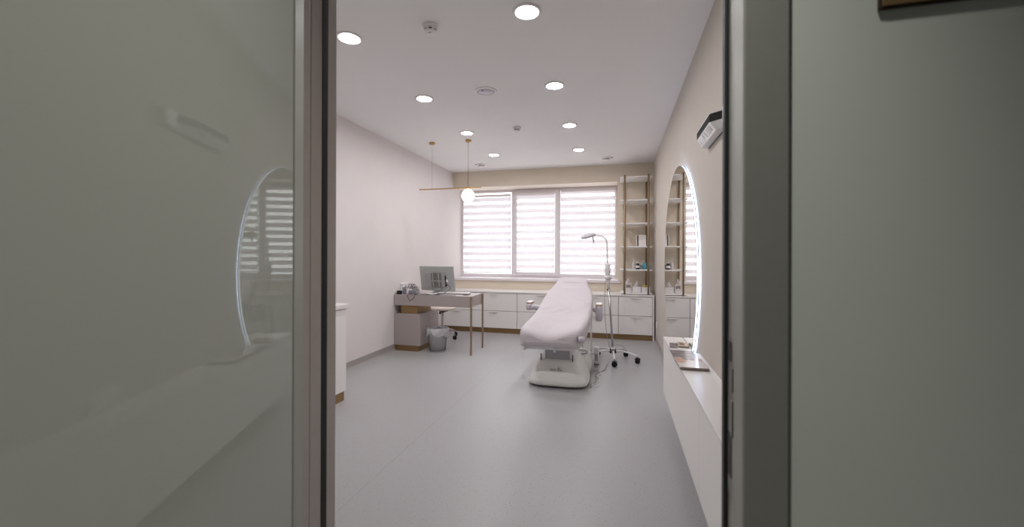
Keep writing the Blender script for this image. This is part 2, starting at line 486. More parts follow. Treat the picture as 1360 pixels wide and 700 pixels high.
# blinds: real bands of dense and sheer cloth
def band_mesh(w, h):
    b = BM(); add(b, [(-w / 2, 0, 0), (w / 2, 0, 0), (w / 2, 0, h), (-w / 2, 0, h)], [(0, 1, 2, 3)]); return b
def blind(x0, x1, z0, z1, y, label, phase):
    t = thing('zebra_blind', label, 'blind', ((x0 + x1) / 2, y, z0), 'zebra blinds on the window')
    part('cassette', M_pvc, t, lambda b: box(b, x0 - 0.012, x1 + 0.012, y - 0.012, y + 0.010, z1 - 0.045, z1, 0.006))
    part('bottom_rail', M_pvc, t, lambda b: box(b, x0, x1, y - 0.006, y + 0.006, z0, z0 + 0.020, 0.003))
    part('side_guide', M_pvc, t, lambda b: box(b, x0 - 0.012, x0 - 0.001, y - 0.006, y + 0.008, z0, z1 - 0.046, 0.002))
    part('side_guide', M_pvc, t, lambda b: box(b, x1 + 0.001, x1 + 0.012, y - 0.006, y + 0.008, z0, z1 - 0.046, 0.002))
    lo, hi = z0 + 0.020, z1 - 0.045
    P = 0.1265; D = 0.0735
    dm = sm = None
    z = lo + phase - P; w = x1 - x0
    while z < hi:
        for kind, a, c in (('dense', z, z + D), ('sheer', z + D, z + P)):
            a2, c2 = max(a, lo), min(c, hi)
            if c2 - a2 < 0.004: continue
            full = abs((c2 - a2) - (c - a)) < 1e-6
            src = dm if kind == 'dense' else sm
            if full and src is not None:
                o = src.copy(); C.objects.link(o); o.location = (0, 0 if kind == 'dense' else 0.0015, a2 - z0)
            else:
                o = obj(kind + '_band', band_mesh(w, c2 - a2), M_dense if kind == 'dense' else M_sheer, None)
                o.parent = t; o.location = (0, 0 if kind == 'dense' else 0.0015, a2 - z0)
                if full:
                    if kind == 'dense': dm = o
                    else: sm = o
        z += P
blind(-2.847, -1.930, 0.945, 2.405, YG - 0.016, 'zebra blind on the window section nearest the white wall', 0.045)
blind(-1.795, -1.115, 0.980, 2.410, YG - 0.034, 'narrowest zebra blind, on the middle opening sash', 0.030)
blind(-0.985, -0.045, 0.925, 2.455, YG - 0.016, 'zebra blind on the window section behind the magnifier lamp', 0.030)

# ------------------------------------------------------------------ ceiling fittings
def lampbm(fn):
    b = BM(); fn(b); return b
LX = (-1.790, -0.543); LY = (2.452, 3.580, 4.720, 5.845)
ordn = ('first', 'second', 'third', 'fourth')
first = None
for i, y in enumerate(LY):
    for j, x in enumerate(LX):
        lab = 'glowing round ceiling downlight, %s from the doorway in the row %s' % (ordn[i], 'over the desk side' if j == 0 else 'over the treatment couch')
        if first is None:
            first = thing('ceiling_downlight', lab, 'ceiling light', (x, y, ZC), 'round ceiling downlights')
            part('trim_ring', M_white_pl, first, lambda b: lathe(b, [(0.087, 0), (0.087, -0.006), (0.081, -0.011), (0.067, -0.009), (0.065, 0)], x, y, ZC, 40))
            part('diffuser', M_diff, first, lambda b: lathe(b, [(0.0635, -0.0002), (0.0635, -0.0055), (0, -0.0055)], x, y, ZC, 40))
        else:
            dup(first, None, (x, y, ZC), lab)

def smoke(x, y, label, rot):
    t = thing('smoke_detector', label, 'smoke detector', (x, y, ZC), 'smoke detectors on the ceiling')
    part('base', M_white_pl, t, lambda b: lathe(b, [(0.050, 0), (0.050, -0.012), (0.047, -0.026), (0, -0.026)], x, y, ZC, 32))
    part('sensor_cage', M_black_pl, t, lambda b: lathe(b, [(0.030, -0.0262), (0.030, -0.040), (0, -0.040)], x, y, ZC, 24))
    def ribs(b):
        for k in range(7):
            a = rot + 2 * PI * k / 7
            M = Matrix.Translation((x, y, ZC)) @ Matrix.Rotation(a, 4, 'Z')
            box(b, 0.029, 0.042, -0.006, 0.006, -0.040, -0.026, 0.001, M)
        lathe(b, [(0.041, -0.040), (0.038, -0.047), (0.026, -0.050), (0, -0.050), ], x, y, ZC, 32)
        lathe(b, [(0.0, -0.0395), (0.041, -0.040)], x, y, ZC, 32)
    part('cap', M_white_pl, t, ribs)
    part('indicator_window', M_grey_pl, t, lambda b: (box(b, x - 0.012, x + 0.012, y - 0.017, y - 0.005, ZC - 0.0516, ZC - 0.0500, 0.0006)))
smoke(-1.184, 2.452, 'white smoke detector with dark slots, nearer the doorway', 0.2)
smoke(-1.150, 4.660, 'small smoke detector further back, between the two downlight rows', 0.5)

t = thing('ceiling_speaker', 'flush round ceiling speaker with grey grille and a dark dot', 'speaker', (-1.167, 3.560, ZC))
part('rim', M_white_pl, t, lambda b: lathe(b, [(0.100, 0), (0.098, -0.006), (0.082, -0.008), (0.080, 0)], -1.167, 3.560, ZC, 40))
part('grille', mat('grey_speaker_grille', (206, 204, 212), 0.6, noise=0.06, nscale=400), t, lambda b: lathe(b, [(0.0795, -0.0002), (0.079, -0.006), (0, -0.0065)], -1.167, 3.560, ZC, 40))
part('dot', M_black_pl, t, lambda b: lathe(b, [(0.009, -0.0066), (0.007, -0.010), (0, -0.010)], -1.187, 3.525, ZC, 14))

def valve(x, y, label):
    t = thing('ceiling_air_valve', label, 'air vent', (x, y, ZC), 'round air valves by the window')
    part('flange', M_white_pl, t, lambda b: lathe(b, [(0.095, 0), (0.093, -0.010), (0.070, -0.014), (0.060, -0.004), (0.060, 0)], x, y, ZC, 36))
    part('disc', M_white_pl, t, lambda b: lathe(b, [(0.02, -0.001), (0.02, -0.022), (0.056, -0.024), (0.054, -0.032), (0.03, -0.037), (0, -0.038)], x, y, ZC, 36))
valve(-2.205, 6.455, 'round white ceiling air valve near the pendant lamp')
valve(-0.172, 6.460, 'round white ceiling air valve above the shelf corner')

# pendant lamp
t = thing('pendant_lamp', 'thin gold bar pendant lamp with one glowing white globe', 'pendant lamp', (-2.14, 5.024, ZC))
for x in (-2.396, -1.886):
    part('canopy', M_gold, t, lambda b: lathe(b, [(0.038, 0), (0.038, -0.022), (0.034, -0.026), (0, -0.026)], x, 5.024, ZC, 28))
o = part('cord', M_steel, t, lambda b: tube(b, [(-2.396, 5.024, ZC - 0.026), (-2.396, 5.024, 2.156)], 0.0011, 6))
tag(o, 'hair-thin steel suspension wire')
part('cord', mat('brown_cord', (96, 78, 70), 0.6, noise=0.05), t, lambda b: tube(b, [(-1.886, 5.024, ZC - 0.026), (-1.886, 5.024, 2.156)], 0.0035, 8))
part('bar', M_gold, t, lambda b: box(b, -2.580, -1.708, 5.016, 5.032, 2.142, 2.156, 0.002))
part('globe_holder', M_gold, t, lambda b: lathe(b, [(0.0, 0.0), (0.03, -0.001), (0.032, -0.012), (0, -0.012)], -1.888, 5.024, 2.1415, 24))
part('globe', M_globe, t, lambda b: lathe(b, [(0.083 * math.sin(PI * k / 20), 0.083 * math.cos(PI * k / 20)) for k in range(21)], -1.888, 5.024, 2.0468, 36))

# ------------------------------------------------------------------ drawer cabinets under the window
YF = 6.449
M_carcass = mat('gap_shade_carcass', (120, 116, 114), 0.6, noise=0.02, nscale=20)  # carcass coloured dark so the gaps between drawers look shaded
def cabinet(x0, x1, label, hx=None):
    t = thing('drawer_cabinet', label, 'cabinet', ((x0 + x1) / 2, YF, 0), 'white drawer cabinets under the window')
    g = 0.003
    part('carcass', M_carcass, t, lambda b: box(b, x0 + 0.001, x1 - 0.001, YF + 0.022, YB - 0.005, 0.085, 0.656))
    part('plinth', M_bronze, t, lambda b: box(b, x0, x1, YF + 0.035, YF + 0.05, 0, 0.084))
    if hx is None: hx = (x0 + x1) / 2
    for z0, z1 in ((0.369, 0.651), (0.086, 0.362)):
        d = part('drawer', M_lam, t, lambda b: box(b, x0 + g, x1 - g, YF + 0.001, YF + 0.020, z0, z1, 0.0015))
        part('handle', M_lam, d, lambda b: (box(b, hx - 0.075, hx + 0.075, YF - 0.018, YF + 0.0006, z1 - 0.004, z1 - 0.0005, 0.0012), box(b, hx - 0.075, hx + 0.075, YF - 0.018, YF - 0.0150, z1 - 0.020, z1 - 0.003, 0.001)))
    return t
cabinet(-2.890, -2.378, 'narrow white drawer cabinet in the corner behind the desk', -2.62)
cabinet(-2.378, -1.578, 'wide white two-drawer cabinet seen past the bronze desk legs')
cabinet(-1.578, -0.786, 'wide white two-drawer cabinet behind the left armrest of the couch')
cabinet(-0.786, 0.006, 'wide white two-drawer cabinet behind the magnifier lamp pole')
cabinet(0.006, 0.500, 'narrow white two-drawer cabinet beneath the open shelf')
b = BM(); box(b, 0.503, 0.523, YF, YB - 0.005, 0, 0.656, 0.0015)
tag(obj('end_panel', b, M_lam, None, (0.513, YF, 0)), 'white end panel closing the cabinet row beside the sand wall', 'panel')
b = BM(); box(b, XL + 0.002, 0.526, YF - 0.004, YB - 0.002, 0.658, 0.684, 0.003)
tag(obj('worktop', b, M_lam_top, None, (-1.18, YF, 0.658)), 'long white worktop over the drawer cabinets under the window', 'worktop')

# ------------------------------------------------------------------ open shelf
sh = thing('open_shelf', 'open shelf of white planks on bronze posts in the corner', 'shelf', (0.263, 6.70, 0.684))
PX = (0.094, 0.437)
for x in PX:
    for y in (6.464, 6.935):
        part('post', M_bronze_tube, sh, lambda b: lathe(b, [(0, 0), (0.014, 0), (0.014, 1.815), (0, 1.815)], x, y, 0.6845, 16))
for k in range(6):
    z1 = 0.712 + 0.3535 * k
    part('shelf_board', M_lam, sh, lambda b: box(b, 0.032, 0.496, 6.478, 6.920, z1 - 0.022, z1, 0.008, None, 3))
ZS = [0.712 + 0.3535 * k + 0.0005 for k in range(6)]

# things on the shelf
def bottle(name, prof, x, y, z, m, n=20): 
    b = BM(); lathe(b, prof, x, y, z, n); return b
t = thing('photo_frame', 'plain white card in an easel frame on the third shelf from the bottom', 'frame', (0.355, 6.62, ZS[2]))
MF = Matrix.Translation((0.355, 6.62, ZS[2])) @ Matrix.Rotation(math.radians(-10), 4, 'X')
part('card', M_paper, t, lambda b: box(b, -0.050, 0.058, -0.004, 0.004, 0.002, 0.178, 0.001, MF))
part('back_board', mat('brown_grey_card', (112, 102, 94), 0.7, noise=0.1, nscale=30), t, lambda b: box(b, -0.072, 0.046, 0.022, 0.028, 0.006, 0.172, 0.001, MF))
part('stand', M_paper, t, lambda b: box(b, -0.086, -0.072, 0.010, 0.030, 0.006, 0.172, 0.001, MF))

z = ZS[1]; y = 6.62
t = thing('pump_bottle', 'tall white pump bottle at the left of the toiletries shelf', 'bottle', (0.236, y, z))
part('body', mat('frosted_white_bottle', (206, 206, 206), 0.3, noise=0.01), t, lambda b: lathe(b, [(0, 0), (0.024, 0), (0.025, 0.005), (0.025, 0.085), (0.021, 0.098), (0.010, 0.105), (0.010, 0.112), (0, 0.112)], 0.236, y, z, 20))
part('pump', M_white_pl, t, lambda b: (lathe(b, [(0.012, 0.1125), (0.012, 0.124), (0.005, 0.126), (0.005, 0.150), (0, 0.150)], 0.236, y, z, 16), box(b, 0.221, 0.270, y - 0.007, y + 0.007, z + 0.150, z + 0.158, 0.003)))
t = thing('dark_bottle', 'dark brown medicine bottle with white cap and white label', 'bottle', (0.290, y - 0.03, z))
part('body', mat('dark_brown_bottle', (38, 28, 32), 0.15, noise=0.05), t, lambda b: lathe(b, [(0, 0), (0.026, 0), (0.027, 0.005), (0.027, 0.070), (0.020, 0.085), (0.012, 0.091), (0, 0.091)], 0.290, y - 0.03, z, 22))
part('label_band', M_paper, t, lambda b: lathe(b, [(0.0274, 0.022), (0.0274, 0.058)], 0.290, y - 0.03, z, 22))
part('cap', M_white_pl, t, lambda b: lathe(b, [(0.014, 0.0915), (0.014, 0.112), (0.012, 0.115), (0, 0.115)], 0.290, y - 0.03, z, 18))
t = thing('glass_jar', 'small clear jar of cotton between the dark bottle and the blue bottle', 'jar', (0.342, y, z))
part('body', M_clear, t, lambda b: lathe(b, [(0, 0.001), (0.027, 0.001), (0.028, 0.06), (0.026, 0.060), (0.025, 0.004), (0, 0.004)], 0.342, y, z, 20))
part('contents', M_paper, t, lambda b: lathe(b, [(0, 0.005), (0.022, 0.006), (0.023, 0.035), (0.012, 0.044), (0, 0.046)], 0.342, y, z, 14))
part('lid', M_grey_pl, t, lambda b: lathe(b, [(0.029, 0.0605), (0.029, 0.072), (0, 0.073)], 0.342, y, z, 20))
M_cyan = mat('cyan_bottle', (82, 172, 190), 0.25, noise=0.06, nscale=30)
t = thing('cyan_bottle', 'cyan blue bottle behind the shelf post', 'bottle', (0.392, y, z))
part('body', M_cyan, t, lambda b: loft(b, [sring(0.392, y, 0.030, 0.020, z + h, 20, 4) for h in (0, 0.085)] + [sring(0.392, y, 0.022, 0.016, z + 0.102, 20, 4)]))
part('nozzle', M_white_pl, t, lambda b: lathe(b, [(0.006, 0.1025), (0.005, 0.145), (0, 0.147)], 0.378, y, z, 12))
t = thing('spray_bottle', 'small pale cyan spray bottle nearest the sand wall', 'bottle', (0.462, y, z))
part('body', M_cyan, t, lambda b: lathe(b, [(0, 0), (0.016, 0), (0.017, 0.005), (0.016, 0.045), (0.007, 0.070), (0, 0.070)], 0.462, y, z, 16))
part('nozzle', M_white_pl, t, lambda b: lathe(b, [(0.006, 0.0705), (0.005, 0.10), (0, 0.102)], 0.462, y, z, 10))

z = ZS[0]; y = 6.60
t = thing('tissue_box', 'tall white printed carton with tissue standing out of its top', 'tissue box', (0.155, y, z))
part('carton', M_paper, t, lambda b: box(b, 0.113, 0.198, y - 0.045, y + 0.045, z, z + 0.135, 0.003))
M_print = mat('soft_grey_print', (150, 140, 138), 0.7, noise=0.1)
part('print', M_print, t, lambda b: [lathe(b, [(0.010 if k % 2 else 0.007, 0), (0.012, 0.030), (0.006, 0.050), (0, 0.052)], 0.132 + 0.022 * k, y - 0.046, z + 0.065 + 0.008 * (k % 2), 10, None, True, 1, 0.12) for k in range(3)])
def tissue(cx, cy, z, hh, w):
    b = BM(); rings = []
    for i in range(6):
        u = i / 5
        ring = []
        for k in range(14):
            a = 2 * PI * k / 14
            r = w * (1 - u) ** 0.8 * (1 + 0.35 * math.sin(3 * a + 2 * u)) + 0.0015
            ring.append((cx + r * math.cos(a) + 0.012 * u, cy + 0.5 * r * math.sin(a), z + hh * u))
        rings.append(ring)
    loft(b, rings); return b
obj('tissue', tissue(0.140, y, z + 0.1355, 0.085, 0.030), M_paper, t)
t = thing('tissue_holder', 'low white box with a pointed tissue, in the middle of the shelf base', 'tissue box', (0.278, y, z))
def openbox(b, x0, x1, y0, y1, z0, z1, w=0.004):
    box(b, x0, x1, y0, y1, z0, z0 + w); box(b, x0, x0 + w, y0, y1, z0 + w, z1); box(b, x1 - w, x1, y0, y1, z0 + w, z1)
    box(b, x0 + w, x1 - w, y0, y0 + w, z0 + w, z1); box(b, x0 + w, x1 - w, y1 - w, y1, z0 + w, z1)
part('box', M_white_pl, t, lambda b: box(b, 0.217, 0.338, y - 0.06, y + 0.06, z, z + 0.088, 0.006))
obj('tissue', tissue(0.268, y, z + 0.0885, 0.085, 0.028), M_paper, t)
t = thing('storage_tub', 'white open tub holding yellow and black things beside the shelf post', 'tub', (0.408, y, z))
part('box', M_white_pl, t, lambda b: openbox(b, 0.347, 0.470, y - 0.06, y + 0.06, z, z + 0.086))
b = BM(); lathe(b, [(0, 0.005), (0.036, 0.008), (0.038, 0.090), (0.025, 0.108), (0, 0.113)], 0.400, y, z, 18, None, True, 1, 0.8)
tag(obj('yellow_sponge', b, mat('yellow_sponge', (206, 184, 74), 0.8, noise=0.1, nscale=80), None, (0.400, y, z)), 'rounded yellow sponge in the white tub', 'sponge')
b = BM(); lathe(b, [(0, 0.005), (0.012, 0.006), (0.013, 0.092), (0, 0.098)], 0.400, y - 0.046, z, 14, None, True, 1.6, 0.8)
tag(obj('dark_case', b, M_black_pl, None, (0.400, y - 0.046, z)), 'small dark case in the white tub before the yellow sponge', 'case')

# ------------------------------------------------------------------ round mirror
MXF = XR - 0.032; MY, MZ, RY, RZ = 3.975, 1.1345, 0.976, 0.933
def ell(x, s=1.0, n=128, dr=0.0):
    return [(x, MY + (RY + dr) * math.cos(2 * PI * k / n), MZ + (RZ + dr) * math.sin(2 * PI * k / n)) for k in range(n)]
t = thing('wall_mirror', 'big round mirror with a white glowing edge on the sand wall', 'mirror', (XR, MY, MZ))
def mface(b):
    add(b, ell(MXF), [tuple(range(127, -1, -1))])
    loft(b, [ell(MXF), ell(MXF + 0.004)], False, False)
part('mirror_glass', M_mirror, t, mface)
def ringloft(b, x0, x1, dr0, dr1):
    loft(b, [ell(x0, dr=dr0), ell(x0, dr=dr1), ell(x1, dr=dr1), ell(x1, dr=dr0), ell(x0, dr=dr0)], False, False, False)
part('light_rim', M_led, t, lambda b: ringloft(b, MXF + 0.0042, MXF + 0.0145, -0.010, -0.0005))
part('dark_gap_plate', M_black_pl, t, lambda b: ringloft(b, MXF + 0.0147, MXF + 0.0200, -0.05, 0.0035))  # blackened plate edge stands in for the shadow gap behind the rim
part('led_strip', M_led_back, t, lambda b: ringloft(b, MXF + 0.0205, MXF + 0.0290, -0.034, -0.014))

# ------------------------------------------------------------------ low wall cabinet under the mirror
CX0, CX1, CY0, CY1, CZ0, CZ1 = 0.364, XR - 0.034, 0.88, 3.60, 0.158, 0.612
t = thing('floating_cabinet', 'long shallow white floating cabinet under the round mirror', 'cabinet', (0.45, 2.2, CZ0))
part('carcass', M_lam, t, lambda b: box(b, CX0 + 0.02, CX1, CY0, CY1 - 0.001, CZ0, CZ1 - 0.021))
ys = [CY0, 1.26, 1.94, 2.62, 3.17, CY1]
ys = [0.88, 1.47, 2.06, 2.65, 3.12, 3.60]
for a, c in zip(ys, ys[1:]):
    part('door', M_lam, t, lambda b: box(b, CX0, CX0 + 0.019, a + 0.0012, c - 0.0012, CZ0, CZ1 - 0.022, 0.0012))
part('top', M_lam_top, t, lambda b: box(b, CX0 - 0.003, CX1, CY0, CY1, CZ1 - 0.0205, CZ1, 0.002))
part('back_rail', M_lam, t, lambda b: box(b, CX1 + 0.0003, XR - 0.0005, CY0, 3.05, CZ0 + 0.02, CZ1 - 0.003))

# magazines
M_mag_white = mat('glossy_white_cover', (214, 206, 206), 0.16, noise=0.03, nscale=14)
M_mag_skin = mat('printed_skin_tone', (196, 156, 138), 0.18, noise=0.12, nscale=30)
M_mag_brown = mat('printed_dark_brown', (104, 84, 78), 0.18, noise=0.3, nscale=24)
M_mag_grey = mat('printed_dark_grey', (122, 114, 120), 0.16, noise=0.3, nscale=12)
M_pages = mat('page_edges', (160, 146, 134), 0.7, noise=0.15, nscale=200)
def magazine(name, label, x0, x1, y0, y1, z, th, cover, rot, prints):
    cx, cy = (x0 + x1) / 2, (y0 + y1) / 2
    t = thing(name, label, 'magazine', (cx, cy, z), 'magazines on the floating cabinet')
    M = Matrix.Translation((cx, cy, z)) @ Matrix.Rotation(rot, 4, 'Z')
    w, l = (x1 - x0) / 2, (y1 - y0) / 2
    part('pages', M_pages, t, lambda b: box(b, -w + 0.002, w - 0.002, -l + 0.002, l - 0.002, 0.0008, th - 0.0008, 0, M))
    part('cover', cover, t, lambda b: (box(b, -w, w, -l, l, 0, 0.0007, 0, M), box(b, -w, w, -l, l, th - 0.0007, th, 0, M), box(b, w - 0.001, w, -l, l, 0, th, 0, M)))
    for nm, m, poly in prints:
        b = BM(); prism(b, [(px * w, py * l) for px, py in poly], 'z', th + 0.0001, th + 0.0004, M); obj(nm, b, m, t)
    return t
zt = CZ1 + 0.0006
magazine('magazine', 'bottom magazine of the near stack, only its spine edge showing', 0.352, 0.508, 2.575, 2.800, zt, 0.008, M_mag_brown, 0.02, [])
magazine('magazine', 'white-covered magazine on the near stack with a picture of two people', 0.350, 0.508, 2.570, 2.815, zt + 0.0085, 0.009, M_mag_white, 0.0, [
    ('printed_figure', M_mag_skin, [(-0.98, -0.1), (-0.7, -0.2), (-0.35, -0.05), (-0.2, 0.35), (-0.55, 0.9), (-0.98, 0.95)]),
    ('printed_hair', M_mag_brown, [(-0.55, 0.92), (-0.2, 0.36), (0.0, 0.5), (-0.05, 0.95)]),
    ('printed_figure', M_mag_skin, [(0.45, 0.35), (0.85, 0.25), (0.92, 0.8), (0.5, 0.95), (0.35, 0.6)]),
    ('printed_shadow', M_mag_grey, [(0.02, 0.45), (0.33, 0.45), (0.48, 0.96), (0.0, 0.96)])])
magazine('magazine', 'dark grey glossy magazine lying behind the white-covered stack', 0.352, 0.500, 2.835, 3.075, zt, 0.010, M_mag_grey, 0.0, [
    ('printed_band', M_mag_white, [(-0.98, 0.80), (0.98, 0.80), (0.98, 0.97), (-0.98, 0.97)])])
magazine('leaflet', 'flat grey leaflet at the far end of the floating cabinet', 0.372, 0.425, 3.16, 3.34, zt, 0.003, M_mag_grey, -0.1, [])
magazine('leaflet', 'small brown and cream booklet furthest along the floating cabinet', 0.428, 0.500, 3.185, 3.335, zt, 0.012, mat('tan_cover', (178, 156, 130), 0.3, noise=0.25, nscale=40), -0.06, [
    ('printed_figure', M_mag_brown, [(-0.7, -0.3), (0.1, -0.5), (0.5, 0.1), (0.0, 0.7), (-0.7, 0.6)])])

# sockets on walls
def socket_plate(name, label, P, axis, ngang, out):
    """axis: wall x position faces sign out"""
    x, y, z = P
    t = thing(name, label, 'socket', P)
    w = 0.081 * ngang
    a, c = sorted((x, x + out * 0.008))
    part('plate', M_white_pl, t, lambda b: box(b, a, c, y - w / 2, y + w / 2, z - 0.041, z + 0.041, 0.003))
    for k in range(ngang):
        yy = y - w / 2 + 0.0405 + 0.081 * k
        M = Matrix.Translation((x + out * 0.0082, yy, z)) @ Matrix.Rotation(out * PI / 2, 4, 'Y')
        s = part('socket_ring', M_white_pl, t, lambda b: lathe(b, [(0.026, 0), (0.026, 0.003), (0.022, 0.003), (0.021, 0.0005), (0, 0.0005)], 0, 0, 0, 24, M))
        part('pin_holes', M_black_pl, s, lambda b: [box(b, -0.0025, 0.0025, q - 0.0025, q + 0.0025, 0.0006, 0.0012, 0, M) for q in (-0.0095, 0.0095)])
socket_plate('wall_socket', 'double white wall socket just above the floating cabinet', (XR, 1.845, 0.658), 'x', 2, -1)
socket_plate('wall_socket', 'white wall socket low down beside the cabinet row end', (XR, 6.22, 0.285), 'x', 1, -1)
socket_plate('wall_socket', 'triple white wall socket above the far desk corner', (XL, 5.205, 0.853), 'x', 3, 1)

# ------------------------------------------------------------------ air purifier on the sand wall
t = thing('air_purifier', 'white wall-mounted air purifier with black louvres, high on the sand wall', 'air purifier', (XR, 2.5, 2.0))
XF = 0.466; ZA, ZB, ZD = 1.987, 2.030, 1.945
y0, y1 = 2.374, 2.735
outl = [(XR - 0.004, 2.29), (0.512, 2.328), (XF, y0), (XF, y1), (0.505, y1 + 0.039), (XR - 0.004, y1 + 0.045)]
def plan(o, z0, z1, b): prism(b, o, 'z', z0, z1)
part('top_cover', M_white_pl, t, lambda b: plan(outl, ZB, ZB + 0.004, b))
core = [(x + 0.004 if x < 0.53 else x, y) for x, y in outl]
part('core', M_black, t, lambda b: plan(core, ZA, ZB - 0.0002, b))
def louvres(b):
    for k in range(5):
        z = ZA + 0.004 + 0.0085 * k
        o2 = [(x + (0.0 if x < 0.53 else -0.0), y) for x, y in outl]
        prism(b, o2, 'z', z, z + 0.003)
part('louvre', M_black, t, louvres)
# lower body: fascia slanting back to the wall
def lower(b):
    top = [Vector((x, y, ZA - 0.0003)) for x, y in outl]
    bot = [Vector((XR - 0.004, 2.30, ZD)), Vector((0.520, 2.335, ZD)), Vector((0.499, y0 + 0.0, ZD)), Vector((0.499, y1 + 0.03, ZD)), Vector((0.512, y1 + 0.05, ZD)), Vector((XR - 0.004, y1 + 0.045, ZD))]
    bot[3] = Vector((0.499, y1 + 0.008, ZD)); bot[4] = Vector((0.512, y1 + 0.042, ZD))
    loft(b, [bot, top], True, True, False)
    bmesh.ops.recalc_face_normals(b, faces=b.faces[:])
part('fascia', M_white_pl, t, lower)
# panels on the fascia
e1 = Vector((0, 1, 0)); e2 = (Vector((XF, 0, ZA)) - Vector((0.499, 0, ZD))).normalized(); e3 = e1.cross(e2); e3 = -e3 if e3.x > 0 else e3
def fpanel(b, ya, yb, s0, s1, h=0.0015):
    o0 = Vector((0.499, 0, ZD))
    L = (Vector((XF, 0, ZA)) - o0).length
    vs = []
    for hh in (0.0002, h):
        for yy, ss in ((ya, s0), (yb, s0), (yb, s1), (ya, s1)):
            vs.append(o0 + Vector((0, yy, 0)) + e2 * (L * ss) + e3 * hh)
    add(b, vs, [(0, 3, 2, 1), (4, 5, 6, 7), (0, 1, 5, 4), (1, 2, 6, 5), (2, 3, 7, 6), (3, 0, 4, 7)])
    bmesh.ops.recalc_face_normals(b, faces=b.faces[:])
part('display', mat('grey_display', (156, 148, 142), 0.25, noise=0.03), t, lambda b: fpanel(b, 2.41, 2.50, 0.25, 0.85))
part('display', M_white_gl, t, lambda b: fpanel(b, 2.60, 2.67, 0.25, 0.80))
part('mark', M_grey_pl, t, lambda b: [fpanel(b, ya, ya + 0.006, s0, s1, 0.0008) for ya, s0, s1 in ((2.530, 0.2, 0.8), (2.545, 0.3, 0.9), (2.585, 0.45, 0.85), (2.700, 0.2, 0.7))])
b = BM(); fpanel(b, y1 - 0.012, y1 - 0.002, 0.85, 1.0); b.free()
part('end_box', M_white_pl, t, lambda b: box(b, 0.508, XR - 0.004, 2.19, 2.286, 1.95, 2.040, 0.006))
part('indicator', emit('indicator_light', (0.9, 0.95, 1.0), 3.0), t, lambda b: box(b, 0.5066, 0.5079, 2.262, 2.268, 2.022, 2.028))
part('shadow_gap_strip', M_black_pl, t, lambda b: box(b, XR - 0.0035, XR - 0.0003, 2.25, 2.76, 1.938, 2.04))  # thin black sheet standing in for the shadow gap along the wall

# ------------------------------------------------------------------ tall cabinet end on the left
t = thing('side_cabinet', 'white cabinet with bronze plinth just inside the doorway', 'cabinet', (-2.6, 2.2, 0))
part('carcass', M_lam, t, lambda b: box(b, XL + 0.002, -2.342, 0.98, 3.156, 0.083, 0.806))
for a in (1.0, 1.54, 2.08, 2.62):
    part('door', M_lam, t, lambda b: box(b, -2.341, -2.322, a - 0.018, a + 0.534, 0.083, 0.802, 0.0015))
part('plinth', M_bronze, t, lambda b: box(b, XL + 0.002, -2.330, 0.98, 3.135, 0, 0.0815))
part('worktop', M_lam_top, t, lambda b: box(b, XL + 0.002, -2.305, 0.97, 3.172, 0.8075, 0.845, 0.003))

# ------------------------------------------------------------------ desk
t = thing('writing_desk', 'taupe desk with bronze legs and a drawer pedestal against the white wall', 'desk', (-2.35, 5.16, 0))
DY0, DY1 = 4.924, 5.404
part('desktop', M_desk, t, lambda b: box(b, XL + 0.004, -1.820, DY0, DY1, 0.607, 0.748, 0.0025))
for y in (DY0 + 0.001, DY1 - 0.021):
    part('leg', M_bronze_tube, t, lambda b: box(b, -1.8185, -1.7965, y, y + 0.022, 0, 0.746, 0.002))
part('pedestal', M_desk, t, lambda b: box(b, XL + 0.004, -2.518, 4.930, 5.500, 0.078, 0.497, 0.002))
part('spacer', M_bronze, t, lambda b: box(b, -2.812, -2.580, 4.962, 5.380, 0.498, 0.606))
part('plinth', M_bronze, t, lambda b: box(b, XL + 0.012, -2.552, 4.955, 5.470, 0, 0.077))
ZDK = 0.7485

# monitor seen from behind
t = thing('monitor', 'silver-grey computer monitor seen from behind on the desk', 'monitor', (-2.39, 5.20, ZDK))
MM = Matrix.Translation((-2.385, 5.215, 0.800)) @ Matrix.Rotation(math.radians(-10), 4, 'Z') @ Matrix.Rotation(math.radians(9), 4, 'X')
part('back_shell', M_pale_metal, t, lambda b: box(b, -0.275, 0.275, -0.014, 0.004, -0.012, 0.328, 0.004, MM))
part('screen', M_black_pl, t, lambda b: box(b, -0.270, 0.270, 0.0045, 0.010, -0.005, 0.323, 0.002, MM))
part('bottom_rail', M_pale_metal, t, lambda b: box(b, -0.272, 0.272, -0.020, -0.0145, -0.011, 0.040, 0.002, MM))
hs = part('housing', M_grey_pl, t, lambda b: (box(b, -0.155, -0.075, -0.046, -0.0145, 0.050, 0.242, 0.004, MM), box(b, 0.092, 0.140, -0.046, -0.0145, 0.050, 0.242, 0.004, MM)))
part('vent_mesh', M_vent_dark, hs, lambda b: box(b, -0.0745, 0.0915, -0.040, -0.0145, 0.050, 0.240, 0.001, MM))
def bars(b):
    for x in (-0.048, 0.048): box(b, x - 0.006, x + 0.006, -0.046, -0.0403, 0.050, 0.240, 0.001, MM)
    box(b, -0.0745, 0.0915, -0.047, -0.0405, 0.128, 0.138, 0.001, MM)
part('guard_bar', M_pale_metal, hs, bars)
def knob(b, x):
    lathe(b, [(0.016, 0), (0.016, 0.006), (0.012, 0.008), (0, 0.008)], 0, 0, 0, 18, MM @ Matrix.Translation((x, -0.0202, 0.020)) @ Matrix.Rotation(PI / 2, 4, 'X'))
for x in (-0.072, 0.060): part('speaker_port', M_grey_pl, t, lambda b: knob(b, x))
part('socket_block', M_black_pl, t, lambda b: (box(b, 0.1405, 0.156, -0.040, -0.0145, 0.060, 0.085, 0.002, MM), box(b, 0.1405, 0.150, -0.036, -0.0145, 0.10, 0.20, 0.002, MM)))
